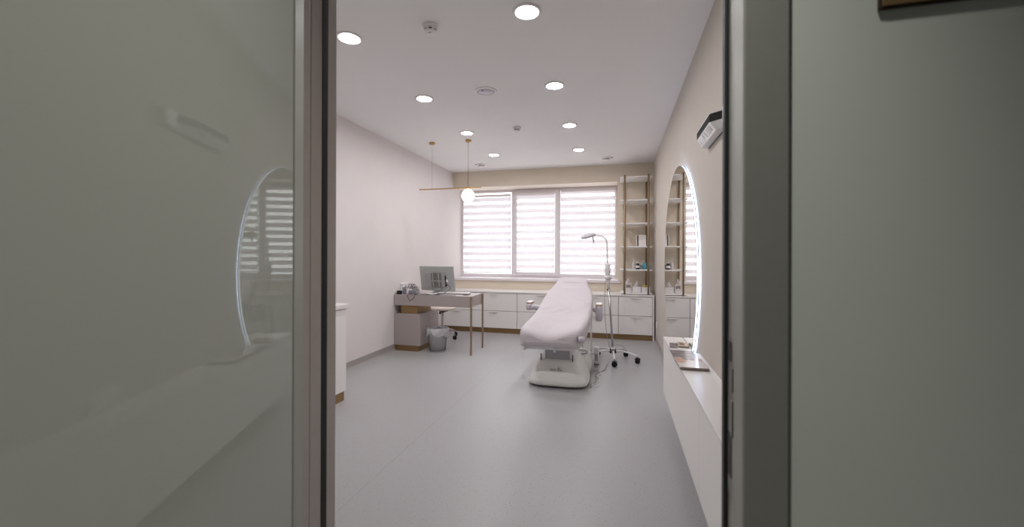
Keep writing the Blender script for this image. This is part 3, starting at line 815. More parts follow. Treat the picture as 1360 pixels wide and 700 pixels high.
part('plug', M_white_pl, t, lambda b: box(b, 0.152, 0.180, -0.034, -0.0145, 0.115, 0.150, 0.004, MM))
part('stand', M_pale_metal, t, lambda b: (box(b, -0.10, 0.10, 0.010, 0.020, -0.038, 0.10, 0.003, MM @ Matrix.Translation((0, 0.002, 0))), box(b, -2.50, -2.27, 5.225, 5.34, ZDK + 0.0005, ZDK + 0.012, 0.004)))

# keyboard, papers, gadgets on the desk
MK = Matrix.Translation((-2.125, 5.135, ZDK)) @ Matrix.Rotation(math.radians(4), 4, 'Z') @ Matrix.Rotation(math.radians(2.5), 4, 'X')
t = thing('keyboard', 'low white keyboard lying along the desk below the monitor', 'keyboard', (-2.125, 5.135, ZDK))
part('base', mat('brown_grey_plastic', (118, 104, 104), 0.5, noise=0.03), t, lambda b: box(b, -0.215, 0.215, -0.055, 0.065, 0.004, 0.018, 0.003, MK))
part('cover', M_white_pl, t, lambda b: box(b, -0.217, 0.217, -0.052, 0.066, 0.0185, 0.024, 0.002, MK))
def keys(b):
    for r in range(4):
        for k in range(14):
            box(b, -0.205 + k * 0.0295, -0.181 + k * 0.0295, -0.045 + r * 0.026, -0.023 + r * 0.026, 0.0242, 0.028, 0, MK)
ks = part('keys', M_white_pl, t, keys); ks['kind'] = 'stuff'
b = BM(); box(b, -0.13, 0.10, -0.095, 0.085, 0, 0.010, 0.001, Matrix.Translation((-2.455, 5.085, ZDK + 0.0005)) @ Matrix.Rotation(0.12, 4, 'Z'))
tag(obj('paper_stack', b, M_paper, None, (-2.455, 5.085, ZDK)), 'white stack of paper on the desk under the cables', 'paper')
b = BM(); box(b, -0.16, 0.15, -0.03, 0.03, 0, 0.006, 0.001, Matrix.Translation((-2.10, 5.005, ZDK + 0.0005)) @ Matrix.Rotation(0.05, 4, 'Z'))
tag(obj('paper_strip', b, M_paper, None, (-2.10, 5.0, ZDK)), 'thin white paper strip before the keyboard at the desk front', 'paper')
b = BM(); lathe(b, [(0, 0), (0.032, 0), (0.036, 0.006), (0.036, 0.040), (0.030, 0.048), (0, 0.048)], -2.850, 4.990, ZDK + 0.0005, 24)
tag(obj('black_puck', b, M_black_pl, None, (-2.845, 4.99, ZDK)), 'squat round black gadget at the desk corner beside the wall', 'gadget')
t = thing('pen_cup', 'clear grey cup holding pens beside the black gadget', 'cup', (-2.772, 4.985, ZDK))
part('body', M_clear, t, lambda b: lathe(b, [(0, 0.001), (0.032, 0.001), (0.034, 0.098), (0.0325, 0.098), (0.0305, 0.004), (0, 0.004)], -2.772, 4.985, ZDK, 20))
part('contents', M_grey_pl, t, lambda b: (lathe(b, [(0, 0.006), (0.013, 0.006), (0.013, 0.075), (0, 0.08)], -2.782, 4.985, ZDK, 12), lathe(b, [(0, 0.006), (0.008, 0.006), (0.008, 0.12), (0, 0.125)], -2.760, 4.992, ZDK, 12), lathe(b, [(0, 0.006), (0.010, 0.006), (0.010, 0.095), (0, 0.10)], -2.772, 4.972, ZDK, 12)))
t = thing('cable_tray_box', 'grey electronics box under the tangle of cables on the desk', 'box', (-2.685, 5.01, ZDK))
MB_ = Matrix.Translation((-2.656, 5.01, ZDK + 0.0005)) @ Matrix.Rotation(-0.08, 4, 'Z')
part('body', M_grey_pl, t, lambda b: box(b, -0.05, 0.07, -0.045, 0.045, 0, 0.055, 0.005, MB_))
part('face', M_clear, t, lambda b: box(b, -0.045, 0.065, -0.048, -0.0455, 0.006, 0.050, 0.001, MB_))
# tangle of cables (one heap nobody could count)
rnd = random.Random(3)
def cable_heap(b):
    for k in range(9):
        cx, cy = -2.662 + rnd.uniform(-0.03, 0.05), 5.0 + rnd.uniform(-0.03, 0.03)
        rr = rnd.uniform(0.025, 0.06); a0 = rnd.uniform(0, 6)
        zz = ZDK + 0.06 + rnd.uniform(0, 0.03)
        pts = [(cx + rr * math.cos(a0 + q * 1.1), cy + 0.6 * rr * math.sin(a0 + q * 1.1), zz + 0.025 * math.sin(q * 2.0 + k) + (0.018 if k % 2 else 0.0)) for q in range(8)]
        tube(b, curve(pts, 5), 0.0024, 6)
t = thing('cable_tangle', 'tangle of grey and black cables heaped on the desk beside the clear cup', 'cables', (-2.67, 5.0, ZDK + 0.06))
o = part('grey_cables', M_grey_pl, t, cable_heap); o['kind'] = 'stuff'
o = part('cable_loops', M_black_pl, t, lambda b: [tube(b, curve([(-2.70 + dx, 5.0, ZDK + 0.07), (-2.715 + dx, 4.99, ZDK + 0.115), (-2.69 + dx, 4.985, ZDK + 0.140), (-2.665 + dx, 4.99, ZDK + 0.115), (-2.675 + dx, 5.0, ZDK + 0.075)], 6), 0.0035, 6) for dx in (0.0, 0.035, 0.06)])
tag(o, 'black cable loops standing up')
def cable(name, label, pts, r, m, n=6):
    b = BM(); tube(b, curve(pts, n), r, 6)
    return tag(obj(name, b, m, None, pts[0]), label, 'cable')
zk = ZDK + 0.004
cable('black_cable', 'black cable looping down over the front edge of the desk', [(-2.60, 4.98, zk + 0.03), (-2.668, 4.955, zk + 0.01), (-2.684, 4.926, zk + 0.006), (-2.690, 4.915, zk - 0.010), (-2.672, 4.915, 0.690), (-2.655, 4.914, 0.672), (-2.610, 4.915, 0.700), (-2.592, 4.916, 0.738), (-2.588, 4.926, zk + 0.006), (-2.58, 4.945, zk), (-2.50, 4.965, zk), (-2.40, 4.955, zk), (-2.20, 4.95, zk), (-2.02, 4.955, zk)], 0.003, M_black_pl)
cable('black_cable', 'black cable running from the monitor plug down onto the desk', [(-2.220, 5.140, 0.875), (-2.190, 5.110, 0.868), (-2.155, 5.085, 0.835), (-2.19, 5.065, 0.800), (-2.235, 5.05, zk + 0.012), (-2.30, 5.00, zk + 0.002), (-2.42, 4.985, zk), (-2.52, 4.97, zk + 0.012), (-2.60, 4.955, zk + 0.014)], 0.003, M_black_pl)
cable('grey_cable', 'grey cable hanging from the middle of the monitor rail', [(-2.43, 5.195, 0.818), (-2.428, 5.165, 0.790), (-2.440, 5.13, zk + 0.02), (-2.40, 5.08, zk + 0.012), (-2.34, 5.04, zk), (-2.36, 4.97, zk), (-2.44, 4.96, zk + 0.013), (-2.50, 5.02, zk + 0.013)], 0.0032, M_grey_pl)

# ------------------------------------------------------------------ waste bin with liner
bx, by = -2.330, 5.075
t = thing('waste_bin', 'grey wire waste bin with a crumpled plastic bag beside the desk pedestal', 'bin', (bx, by, 0))
M_wire = mat('grey_wire', (112, 110, 112), 0.4, 0.6, noise=0.05)
def wires(b):
    for k in range(44):
        a = 2 * PI * k / 44
        tube(b, [(bx + 0.104 * math.cos(a), by + 0.104 * math.sin(a), 0.012), (bx + 0.132 * math.cos(a), by + 0.132 * math.sin(a), 0.285)], 0.0016, 4, False)
    for j in range(12):
        z = 0.02 + 0.023 * j; r = 0.104 + 0.028 * (z - 0.012) / 0.273
        tube(b, [(bx + r * math.cos(2 * PI * k / 40), by + r * math.sin(2 * PI * k / 40), z) for k in range(41)], 0.0013, 4, False)
w = part('wire_mesh', M_wire, t, wires); w['kind'] = 'stuff'
part('base', M_grey_pl, t, lambda b: lathe(b, [(0, 0.002), (0.103, 0.002), (0.107, 0.0), (0.109, 0.010), (0.103, 0.0105), (0, 0.0105)], bx, by, 0, 36))
part('rim', M_wire, t, lambda b: lathe(b, [(0.131, 0.284), (0.136, 0.288), (0.131, 0.292), (0.128, 0.288), (0.131, 0.284)], bx, by, 0, 36))
def liner(b):
    rg = random.Random(5)
    n = 60
    prof = [(0.098, 0.02), (0.112, 0.12), (0.124, 0.22), (0.127, 0.288), (0.133, 0.308), (0.143, 0.300), (0.147, 0.262), (0.148, 0.225), (0.146, 0.190)]
    ph = [rg.uniform(0, 6) for _ in range(6)]
    rings = []
    for i, (r, z) in enumerate(prof):
        ring = []
        for k in range(n):
            a = 2 * PI * k / n
            wv = 0.006 * math.sin(7 * a + ph[0] + i) + 0.004 * math.sin(13 * a + ph[1] - i) + 0.003 * math.sin(23 * a + ph[2])
            out = 0 if i < 3 else 1
            zz = z
            if i >= 6: zz += (i - 5) * (0.012 * math.cos(a + 0.9) + 0.008 * math.sin(2 * a + ph[3]) + 0.006 * math.sin(5 * a + ph[4]))
            rr = r + (wv if out else -abs(wv))
            if i in (5, 6, 7, 8): rr = max(rr, 0.138)
            ring.append((bx + rr * math.cos(a), by + rr * math.sin(a), zz + (0.004 * math.sin(9 * a + ph[5]) if i == 4 else 0)))
        rings.append(ring)
    loft(b, rings, True, False)
o = part('bag_liner', M_bag, t, liner); tag(o, 'crumpled translucent white plastic bag')

# ------------------------------------------------------------------ stool behind the desk
def star_base(parent, c, r, zhub, n, rot, m_leg, legr=0.013, wheel=0.028, arch=0.02, hub_r=0.03):
    cx, cy = c
    part('hub', m_leg, parent, lambda b: lathe(b, [(0, -0.015), (hub_r, -0.015), (hub_r, 0.03), (hub_r * 0.7, 0.05), (0, 0.05)], cx, cy, zhub, 20))
    for k in range(n):
        a = rot + 2 * PI * k / n
        ex, ey = cx + r * math.cos(a), cy + r * math.sin(a)
        mx_, my_ = cx + 0.55 * r * math.cos(a), cy + 0.55 * r * math.sin(a)
        zt = 2 * wheel + 0.022
        lg = part('leg', m_leg, parent, lambda b: tube(b, curve([(cx + hub_r * 0.6 * math.cos(a), cy + hub_r * 0.6 * math.sin(a), zhub + 0.01), (mx_, my_, zhub + arch), (ex, ey, zt)], 5), legr, 8))
        M = Matrix.Translation((ex, ey, wheel)) @ Matrix.Rotation(a + 1.2, 4, 'Z')
        def caster(b):
            for s in (-1, 1):
                lathe(b, [(0, -0.008), (wheel * 0.85, -0.008), (wheel, -0.004), (wheel, 0.004), (wheel * 0.85, 0.008), (0, 0.008)], 0, 0, 0, 20, M @ Matrix.Translation((0, s * 0.012, 0)) @ Matrix.Rotation(PI / 2, 4, 'X'))
            tube(b, [(ex, ey, wheel), (ex, ey, zt - legr * 0.6)], 0.007, 8)
            box(b, -wheel * 0.8, wheel * 0.8, -0.024, 0.024, wheel * 0.9, wheel * 1.55, 0.004, M @ Matrix.Translation((0, 0, -wheel * 0.4)))
        part('caster', M_black, lg, caster)
sx_, sy_ = -2.610, 5.870
t = thing('rolling_stool', 'white-seated stool on chrome castors behind the desk', 'stool', (sx_, sy_, 0))
part('seat', mat('ivory_leatherette', (226, 216, 204), 0.5, noise=0.02), t, lambda b: lathe(b, [(0, 0.0), (0.170, 0.0), (0.192, 0.010), (0.198, 0.026), (0.190, 0.042), (0.12, 0.050), (0, 0.052)], sx_, sy_, 0.436, 40))
part('seat_plate', M_black_pl, t, lambda b: lathe(b, [(0, -0.03), (0.05, -0.03), (0.09, -0.004), (0.09, -0.0005), (0, -0.0005)], sx_, sy_, 0.436, 24))
part('lever', M_black_pl, t, lambda b: (tube(b, [(sx_ + 0.08, sy_, 0.418), (sx_ + 0.02, sy_ - 0.15, 0.405)], 0.006, 8), lathe(b, [(0, 0), (0.015, 0.0), (0.015, 0.03), (0, 0.03)], sx_ + 0.02, sy_ - 0.15, 0.39, 12)))
part('gas_lift', M_white_pl, t, lambda b: tube(b, [(sx_, sy_, 0.12), (sx_, sy_, 0.405)], 0.017, 14))
star_base(t, (sx_, sy_), 0.235, 0.095, 5, -0.30, M_chrome, 0.011, 0.026, 0.025)

# ------------------------------------------------------------------ treatment couch
t = thing('treatment_couch', 'white electric treatment couch under a fitted cotton cover', 'treatment couch', (-0.575, 4.5, 0))
ST = [ # y, centre x, half width, top z, hem z
    (3.805, -0.636, 0.228, 0.520, 0.455), (3.818, -0.634, 0.255, 0.548, 0.418), (3.850, -0.630, 0.280, 0.574, 0.410), (3.92, -0.617, 0.297, 0.597, 0.424),
    (4.05, -0.602, 0.304, 0.617, 0.450), (4.20, -0.593, 0.305, 0.632, 0.478), (4.35, -0.590, 0.306, 0.645, 0.508), (4.50, -0.588, 0.306, 0.662, 0.538),
    (4.65, -0.586, 0.305, 0.690, 0.566), (4.80, -0.584, 0.303, 0.728, 0.596), (4.95, -0.582, 0.298, 0.772, 0.632), (5.08, -0.581, 0.286, 0.815, 0.672),
    (5.20, -0.580, 0.266, 0.858, 0.718), (5.30, -0.580, 0.242, 0.893, 0.758), (5.38, -0.580, 0.222, 0.922, 0.792), (5.44, -0.580, 0.212, 0.946, 0.824),
    (5.50, -0.580, 0.198, 0.968, 0.850), (5.54, -0.580, 0.174, 0.979, 0.872), (5.562, -0.580, 0.142, 0.980, 0.895), (5.574, -0.580, 0.10, 0.968, 0.910)]
def lerp_stations(S, sub):
    out = []
    for i in range(len(S) - 1):
        a, b_, c, d = S[max(i - 1, 0)], S[i], S[i + 1], S[min(i + 2, len(S) - 1)]
        for k in range(sub):
            u = k / sub
            out.append(tuple(0.5 * (2 * b_[q] + (c[q] - a[q]) * u + (2 * a[q] - 5 * b_[q] + 4 * c[q] - d[q]) * u * u + (-a[q] + 3 * b_[q] - 3 * c[q] + d[q]) * u ** 3) for q in range(5)))
    out.append(S[-1]); return out
def cover(b):
    S = lerp_stations(ST, 4)
    rings = []
    rg = random.Random(2)
    for (y, cx, hw, zt, zh) in S:
        ring = []
        er = min(0.045, hw * 0.5)
        dish = 0.045 if y < 4.2 else max(0.014, 0.045 - 0.031 * (y - 4.2) / 0.45)
        head = max(0.0, (y - 5.25) / 0.3)
        N = 18; top = []
        for k in range(N + 1):
            u = -1 + 2 * k / N
            w_ = hw - er
            z = zt - dish * (1 - u * u) ** 2 * (1 if y < 5.2 else 0.3)
            # soft wrinkles running out of the seat crease
            wr = math.exp(-((y - 4.60) / 0.22) ** 2)
            z += 0.0085 * wr * math.sin(9 * u + 5 * math.sin(y * 9)) + 0.0015 * math.sin(23 * u + 11 * y) * wr
            z += 0.004 * math.exp(-((y - 4.05) / 0.12) ** 2) * math.sin(14 * u)
            top.append((cx + u * w_, y, z))
        def side(s):
            pts = []
            for k in range(1, 6):
                a = PI / 2 * k / 5
                pts.append((cx + s * (hw - er + er * math.sin(a)), y, zt - er + er * math.cos(a)))
            zz0 = zt - er
            for k in range(1, 7):
                v = k / 6
                fold = 0.003 * math.sin(62 * y + 2 * v) * v
                pts.append((cx + s * (hw + fold - 0.010 * v * v), y, zz0 + (zh - zz0) * v))
            pts.append((cx + s * (hw - 0.035), y, zh + 0.004))
            return pts
        L = side(-1); R = side(1)
        ring = L[::-1] + top + R
        rings.append(ring)
    # front face: add gathers by pushing the first rings
    first = rings[0]
    cz = sum(p[2] for p in first) / len(first)
    loft(b, rings, True, True)
    for v in b.verts:
        if v.co.y < 3.86 and v.co.z < 0.55:
            v.co.y -= 0.004 * (0.5 + 0.5 * math.sin(v.co.x * 150)) * min(1, (0.55 - v.co.z) / 0.08)
    bmesh.ops.recalc_face_normals(b, faces=b.faces[:])
cv = part('fitted_cover', M_sheet, t, cover)
# faint embroidered emblem at the head of the cover (not legible in the photo)
def onbed(x, y, lift=0.0025):
    S = ST
    for a, c in zip(S, S[1:]):
        if a[0] <= y <= c[0]:
            u = (y - a[0]) / (c[0] - a[0]); return a[3] + (c[3] - a[3]) * u + lift
    return S[-1][3]
def embroidery(b):
    def q(x0, x1, ya, yb):
        vs = [(x0, ya, onbed(x0, ya)), (x1, ya, onbed(x1, ya)), (x1, yb, onbed(x1, yb)), (x0, yb, onbed(x0, yb))]
        add(b, vs + [(x, y, z + 0.0008) for x, y, z in vs], [(0, 3, 2, 1), (4, 5, 6, 7), (0, 1, 5, 4), (1, 2, 6, 5), (2, 3, 7, 6), (3, 0, 4, 7)])
    q(-0.590, -0.562, 5.418, 5.424); q(-0.586, -0.566, 5.408, 5.418); q(-0.582, -0.571, 5.400, 5.408)
    rg = random.Random(9)
    x = -0.685
    while x < -0.470:
        w = rg.uniform(0.008, 0.016)
        if not -0.592 < x < -0.572: q(x, x + w, 5.375, 5.384)
        x += w + 0.004
part('embroidered_emblem', mat('pale_grey_thread', (206, 198, 204), 0.8, noise=0.02), cv, embroidery)
def seatframe(b):
    S = [s for s in ST if 3.84 <= s[0] <= 5.52]
    rings = []
    for (y, cx, hw, zt, zh) in S:
        w_ = hw - 0.045
        rings.append([(cx - w_, y + 0.02, zh - 0.030), (cx + w_, y + 0.02, zh - 0.030), (cx + w_, y + 0.02, zh + 0.002), (cx - w_, y + 0.02, zh + 0.002)])
    loft(b, rings, True, True, False); bmesh.ops.recalc_face_normals(b, faces=b.faces[:])
part('upholstered_underside', M_white_pl, t, seatframe)
for x, z in ((-0.865, 0.400), (-0.578, 0.392)):
    part('cover_hook', M_white_pl, t, lambda b: (tube(b, [(x, 3.850, z + 0.02), (x, 3.850, z - 0.02)], 0.012, 10), lathe(b, [(0.012, 0), (0.009, -0.008), (0, -0.011)], x, 3.850, z - 0.02, 12)))
part('foot_knob', M_lilac_pl, t, lambda b: lathe(b, [(0.03, 0), (0.03, 0.05), (0, 0.05)], 0, 0, 0, 16, Matrix.Translation((-0.33, 3.825, 0.50)) @ Matrix.Rotation(PI / 2, 4, 'Y') @ Matrix.Translation((0, 0, -0.02))))
# lift column
part('lift_column', M_grey_pl, t, lambda b: box(b, -0.705, -0.462, 4.070, 4.150, 0.20, 0.405, 0.006))
part('column_flank', M_white_pl, t, lambda b: (box(b, -0.4615, -0.425, 4.075, 4.30, 0.20, 0.47, 0.006),))
part('lift_block', M_white_pl, t, lambda b: box(b, -0.70, -0.465, 4.151, 4.60, 0.15, 0.44, 0.01))
# base shell
def shell(b):
    rings = [sring(-0.575, 4.190, 0.296, 0.268, 0.022, 48, 4.2)]
    for z in (0.040, 0.070, 0.100, 0.130, 0.160, 0.190, 0.220, 0.245, 0.262):
        q = (z - 0.04) / 0.222
        bulge = 0.010 * math.sin(PI * q)
        rings.append(sring(-0.575 - 0.003 * q, 4.190 + 0.034 * q, 0.303 - 0.112 * q + bulge, 0.277 - 0.098 * q + bulge, z, 48, 4.2 + 1.6 * q, 0.13 * q))
    rings.append(sring(-0.578, 4.224, 0.174, 0.163, 0.268, 48, 6, 0.14))
    loft(b, rings)
part('base_shell', M_white_gl, t, shell)
def slots(b):
    for x in (-0.742, -0.428): box(b, x - 0.004, x + 0.004, 4.042, 4.062, 0.235, 0.300, 0.001)
part('shell_slot', M_black_pl, t, slots)
def rear(b):
    rings = [sring(-0.545, 4.640, 0.262, 0.300, 0.022, 40, 3.5), sring(-0.545, 4.640, 0.268, 0.305, 0.05, 40, 3.5), sring(-0.545, 4.645, 0.255, 0.290, 0.13, 40, 3.5), sring(-0.545, 4.655, 0.215, 0.255, 0.185, 40, 4), sring(-0.545, 4.660, 0.18, 0.22, 0.20, 40, 4)]
    loft(b, rings)
part('rear_shell', M_white_gl, t, rear)
part('rubber_skirt', M_black, t, lambda b: (loft(b, [sring(-0.572, 4.195, 0.272, 0.222, 0.0, 36, 3.6), sring(-0.572, 4.195, 0.276, 0.226, 0.0215, 36, 3.6)]), loft(b, [sring(-0.545, 4.66, 0.24, 0.27, 0.0, 36, 3.6), sring(-0.545, 4.66, 0.245, 0.275, 0.0215, 36, 3.6)])))
# worn unreadable emblem on the shell
def emblem(b):
    yb = 3.956
    def st(x0, x1, z0, z1):
        ys = lambda z: (4.190 + 0.034 * (z - 0.04) / 0.222) - (0.277 - 0.098 * (z - 0.04) / 0.222 + 0.010 * math.sin(PI * (z - 0.04) / 0.222)) * (1 - 0.0) - 0.0025
        vs = []
        for dy in (0.012, 0.0):
            for x, z in ((x0, z0), (x1, z0), (x1, z1), (x0, z1)): vs.append((x, ys(z) + dy, z))
        add(b, vs, [(0, 1, 2, 3), (7, 6, 5, 4), (0, 4, 5, 1), (1, 5, 6, 2), (2, 6, 7, 3), (3, 7, 4, 0)])
    for a in ((-0.640, -0.606, 0.158, 0.166), (-0.634, -0.622, 0.168, 0.174), (-0.596, -0.586, 0.158, 0.172), (-0.566, -0.560, 0.160, 0.190), (-0.558, -0.545, 0.172, 0.180), (-0.552, -0.520, 0.158, 0.165)): st(*a)
    bmesh.ops.recalc_face_normals(b, faces=b.faces[:])
part('emblem', mat('worn_gold_print', (186, 181, 172), 0.5, noise=0.1, nscale=60), t, emblem)
# armrests
def armrest(x, y0, y1, z0, z1, w):
    a = part('armrest', M_lilac_pl, t, lambda b: loft(b, [sring(x, (y0 + y1) / 2, w * 0.40, (y1 - y0) / 2 - 0.02, z0, 24, 4), sring(x, (y0 + y1) / 2, w * 0.5, (y1 - y0) / 2, z0 + 0.02, 24, 4), sring(x, (y0 + y1) / 2, w * 0.5, (y1 - y0) / 2, z1 - 0.015, 24, 4), sring(x, (y0 + y1) / 2, w * 0.44, (y1 - y0) / 2 - 0.008, z1, 24, 4)]))
    c = part('armrest_cap', mat('tan_wood', (186, 148, 118), 0.5, noise=0.12, nscale=30), a, lambda b: box(b, x - w * 0.42, x + w * 0.42, y0 + 0.01, y1 - 0.02, z1 + 0.0005, z1 + 0.016, 0.004))
    part('cap_cushion', M_white_pl, a, lambda b: box(b, x - w * 0.42, x + w * 0.42, y0 + 0.012, y1 - 0.02, z1 + 0.0163, z1 + 0.026, 0.004))
armrest(-1.072, 4.98, 5.20, 0.595, 0.672, 0.078)
armrest(-0.222, 4.98, 5.20, 0.492, 0.672, 0.080)
part('armrest_bracket', M_lilac_pl, t, lambda b: tube(b, curve([(-1.05, 5.02, 0.630), (-1.00, 5.02, 0.635), (-0.955, 5.03, 0.625), (-0.885, 5.05, 0.640), (-0.82, 5.06, 0.68)], 5), 0.034, 12, True))
part('armrest_bracket', M_white_pl, t, lambda b: tube(b, [(-0.255, 5.06, 0.60), (-0.34, 5.06, 0.66)], 0.022, 10))
part('side_lever', M_white_pl, t, lambda b: (box(b, -0.318, -0.300, 4.985, 5.010, 0.13, 0.46, 0.005), box(b, -0.36, -0.300, 4.985, 5.010, 0.46, 0.62, 0.005), box(b, -0.40, -0.300, 4.90, 5.010, 0.08, 0.13, 0.005)))
rc = part('rear_caster', M_black, t, lambda b: lathe(b, [(0, -0.014), (0.022, -0.014), (0.026, -0.008), (0.026, 0.008), (0.022, 0.014), (0, 0.014)], 0, 0, 0, 18, Matrix.Translation((-0.445, 5.46, 0.0265)) @ Matrix.Rotation(PI / 2, 4, 'Y')))
part('caster_stem', M_grey_pl, t, lambda b: tube(b, curve([(-0.445, 5.46, 0.05), (-0.45, 5.45, 0.12), (-0.47, 5.36, 0.4), (-0.50, 5.30, 0.72)], 5), 0.006, 8))

# power box between couch and lamp
t = thing('power_box', 'white plastic power supply box on the floor between couch and lamp base', 'power box', (-0.235, 4.92, 0))
part('body', M_white_pl, t, lambda b: box(b, -0.272, -0.212, 4.885, 4.965, 0.012, 0.205, 0.008))
part('panel', M_grey_pl, t, lambda b: box(b, -0.262, -0.224, 4.8835, 4.8848, 0.05, 0.13))
part('foot', M_black, t, lambda b: (box(b, -0.268, -0.256, 4.89, 4.96, 0, 0.0118), box(b, -0.228, -0.216, 4.89, 4.96, 0, 0.0118)))

# ------------------------------------------------------------------ magnifier lamp
lx, ly = -0.058, 5.15
t = thing('magnifier_lamp', 'white magnifying lamp on a castor stand beside the couch', 'magnifier lamp', (lx, ly, 0))
star_base(t, (lx, ly), 0.292, 0.112, 5, math.radians(-86), M_white_pl, 0.011, 0.030, 0.008, 0.026)
part('hub_collar', M_black_pl, t, lambda b: [box(b, -0.012, 0.012, 0.024, 0.040, 0.092, 0.145, 0.003, Matrix.Translation((lx, ly, 0)) @ Matrix.Rotation(math.radians(-86 + 72 * k - 90), 4, 'Z')) for k in range(5)])
px1, pz1 = -0.112, 0.93
part('pole', M_chrome, t, lambda b: tube(b, [(lx, ly, 0.10), (px1, ly, pz1)], 0.0125, 16))
part('pole_knob', M_black_pl, t, lambda b: lathe(b, [(0, 0), (0.011, 0.002), (0.011, 0.022), (0, 0.026)], 0, 0, 0, 14, Matrix.Translation((-0.108, ly, 0.86)) @ Matrix.Rotation(-PI / 2, 4, 'Y')))
part('socket_cone', M_white_pl, t, lambda b: lathe(b, [(0, -0.10), (0.017, -0.10), (0.021, -0.02), (0.030, 0.0), (0, 0.0)], px1 - 0.004, ly, 0.985, 20))
part('counter_ring', M_white_pl, t, lambda b: lathe(b, [(0, 0), (0.035, 0.001), (0.044, 0.02), (0.040, 0.045), (0.02, 0.052), (0, 0.052)], px1 - 0.008, ly, 0.9852, 24))
part('control_box', M_white_pl, t, lambda b: loft(b, [sring(px1 - 0.010, ly, 0.026, 0.024, 1.038, 24, 3), sring(px1 - 0.011, ly, 0.034, 0.028, 1.05, 24, 3), sring(px1 - 0.014, ly, 0.034, 0.028, 1.165, 24, 3), sring(px1 - 0.014, ly, 0.024, 0.022, 1.182, 24, 3)]))
part('switch', M_black_pl, t, lambda b: box(b, px1 + 0.006, px1 + 0.014, ly - 0.031, ly - 0.0275, 1.075, 1.088, 0.001))
arm = [(px1 - 0.014, ly, 1.182), (px1 - 0.018, ly, 1.30), (px1 - 0.022, ly, 1.42), (px1 - 0.036, ly, 1.475), (px1 - 0.072, ly, 1.506), (px1 - 0.12, ly, 1.521), (px1 - 0.168, ly, 1.526)]
part('gooseneck', M_white_pl, t, lambda b: tube(b, curve(arm, 6), 0.0095, 10))
MH = Matrix.Translation((-0.362, ly, 1.515)) @ Matrix.Rotation(math.radians(-14), 4, 'Y') @ Matrix.Rotation(math.radians(10), 4, 'X')
hd = part('lamp_head', M_lilac_pl, t, lambda b: lathe(b, [(0.060, -0.020), (0.080, -0.018), (0.090, -0.004), (0.086, 0.012), (0.066, 0.022), (0.05, 0.020), (0.048, -0.012), (0.060, -0.020)], 0, 0, 0, 36, MH))
part('lens', M_clear, hd, lambda b: lathe(b, [(0, -0.004), (0.0475, -0.002), (0.0475, 0.004), (0, 0.010)], 0, 0, 0, 30, MH))
part('head_bracket', M_lilac_pl, t, lambda b: (box(b, -0.298, -0.270, ly - 0.014, ly + 0.014, 1.513, 1.545, 0.004),))
part('grip', M_grey_pl, t, lambda b: tube(b, [(-0.306, ly - 0.01, 1.520), (-0.297, ly - 0.016, 1.475), (-0.288, ly - 0.02, 1.428)], 0.007, 8, True, [0.010, 0.008, 0.006]))
part('power_cord', M_grey_pl, t, lambda b: tube(b, curve([(px1 - 0.03, ly, 0.99), (px1 - 0.042, ly - 0.01, 0.90), (px1 - 0.045, ly - 0.01, 0.70), (px1 - 0.040, ly - 0.01, 0.50), (px1 - 0.018, ly - 0.015, 0.32), (lx - 0.045, ly - 0.01, 0.18), (lx - 0.03, ly + 0.045, 0.165), (lx + 0.06, ly + 0.10, 0.175), (lx + 0.13, ly + 0.04, 0.17), (lx + 0.12, ly - 0.06, 0.16), (lx + 0.02, ly - 0.05, 0.15)], 6), 0.0035, 6))

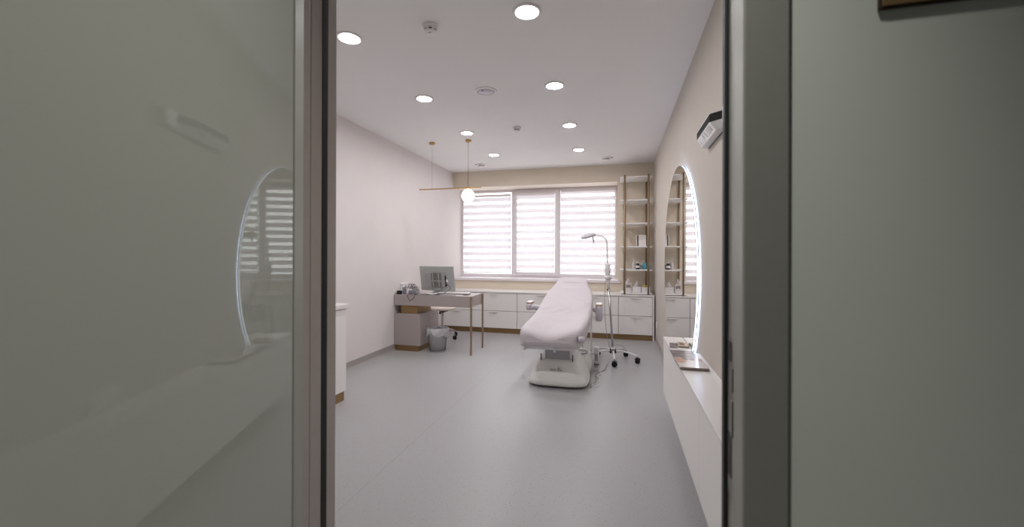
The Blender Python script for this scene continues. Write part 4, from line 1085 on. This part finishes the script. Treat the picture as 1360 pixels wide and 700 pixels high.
# floor cables
def fcable(name, label, P, r, m):
    return cable(name, label, P, r, m)
fcable('floor_cable', 'grey cable trailing from the lamp base across the floor', [(lx - 0.06, ly - 0.20, 0.006), (-0.13, 4.86, 0.006), (-0.14, 4.70, 0.006), (-0.20, 4.56, 0.006), (-0.235, 4.45, 0.006), (-0.215, 4.35, 0.006), (-0.22, 4.22, 0.006), (-0.255, 4.12, 0.006), (-0.25, 4.03, 0.006)], 0.005, M_grey_pl)
fcable('floor_cable', 'pale loose cable curling on the floor beside the couch base', [(-0.262, 4.86, 0.006), (-0.225, 4.74, 0.006), (-0.255, 4.66, 0.006), (-0.20, 4.62, 0.006), (-0.175, 4.52, 0.006), (-0.205, 4.42, 0.017), (-0.180, 4.30, 0.006), (-0.205, 4.18, 0.006), (-0.245, 4.08, 0.017), (-0.20, 4.06, 0.006), (-0.165, 4.15, 0.006)], 0.0045, M_white_pl)
fcable('coiled_cable', 'grey cable coiled on top of the couch rear base', [(-0.40, 4.46, 0.212), (-0.33, 4.52, 0.214), (-0.34, 4.62, 0.214), (-0.42, 4.64, 0.214), (-0.45, 4.55, 0.216), (-0.39, 4.47, 0.222), (-0.32, 4.55, 0.222), (-0.36, 4.66, 0.220), (-0.44, 4.66, 0.220)], 0.0045, M_grey_pl)

# ------------------------------------------------------------------ room sign on the corridor wall
t = thing('room_sign', 'bronze sign plate with a dark edge on the grey corridor wall', 'sign', (0.51, YC, 1.63))
part('border', mat('dark_brown_border', (52, 38, 28), 0.5, noise=0.05), t, lambda b: box(b, 0.3575, 0.660, 0.6965, 0.6997, 1.630, 1.832, 0.001))
part('plate', M_bronze, t, lambda b: box(b, 0.3620, 0.6555, 0.6953, 0.6963, 1.6345, 1.8275, 0.0005))

# unseen spot added to light corridor wall and door, cone shaped for falloff
KX, KY, KZ = -0.10, 0.36, 3.20
t = thing('added_corridor_spot', 'added unseen ceiling spot lighting the corridor just outside the doorway', 'ceiling light', (KX, KY, KZ))
part('trim_ring', M_white_pl, t, lambda b: lathe(b, [(0.060, 0), (0.060, -0.006), (0.045, -0.006), (0.045, 0)], KX, KY, KZ, 32))
sl = bpy.data.lights.new('spot_lamp', 'SPOT')
sl.energy = CORRIDOR; sl.spot_size = math.radians(56); sl.spot_blend = 1.0; sl.shadow_soft_size = 0.04; sl.color = (1.0, 0.985, 0.93)
so = bpy.data.objects.new('spot_lamp', sl); C.objects.link(so); so.parent = t; so.location = (0, 0, -0.03)
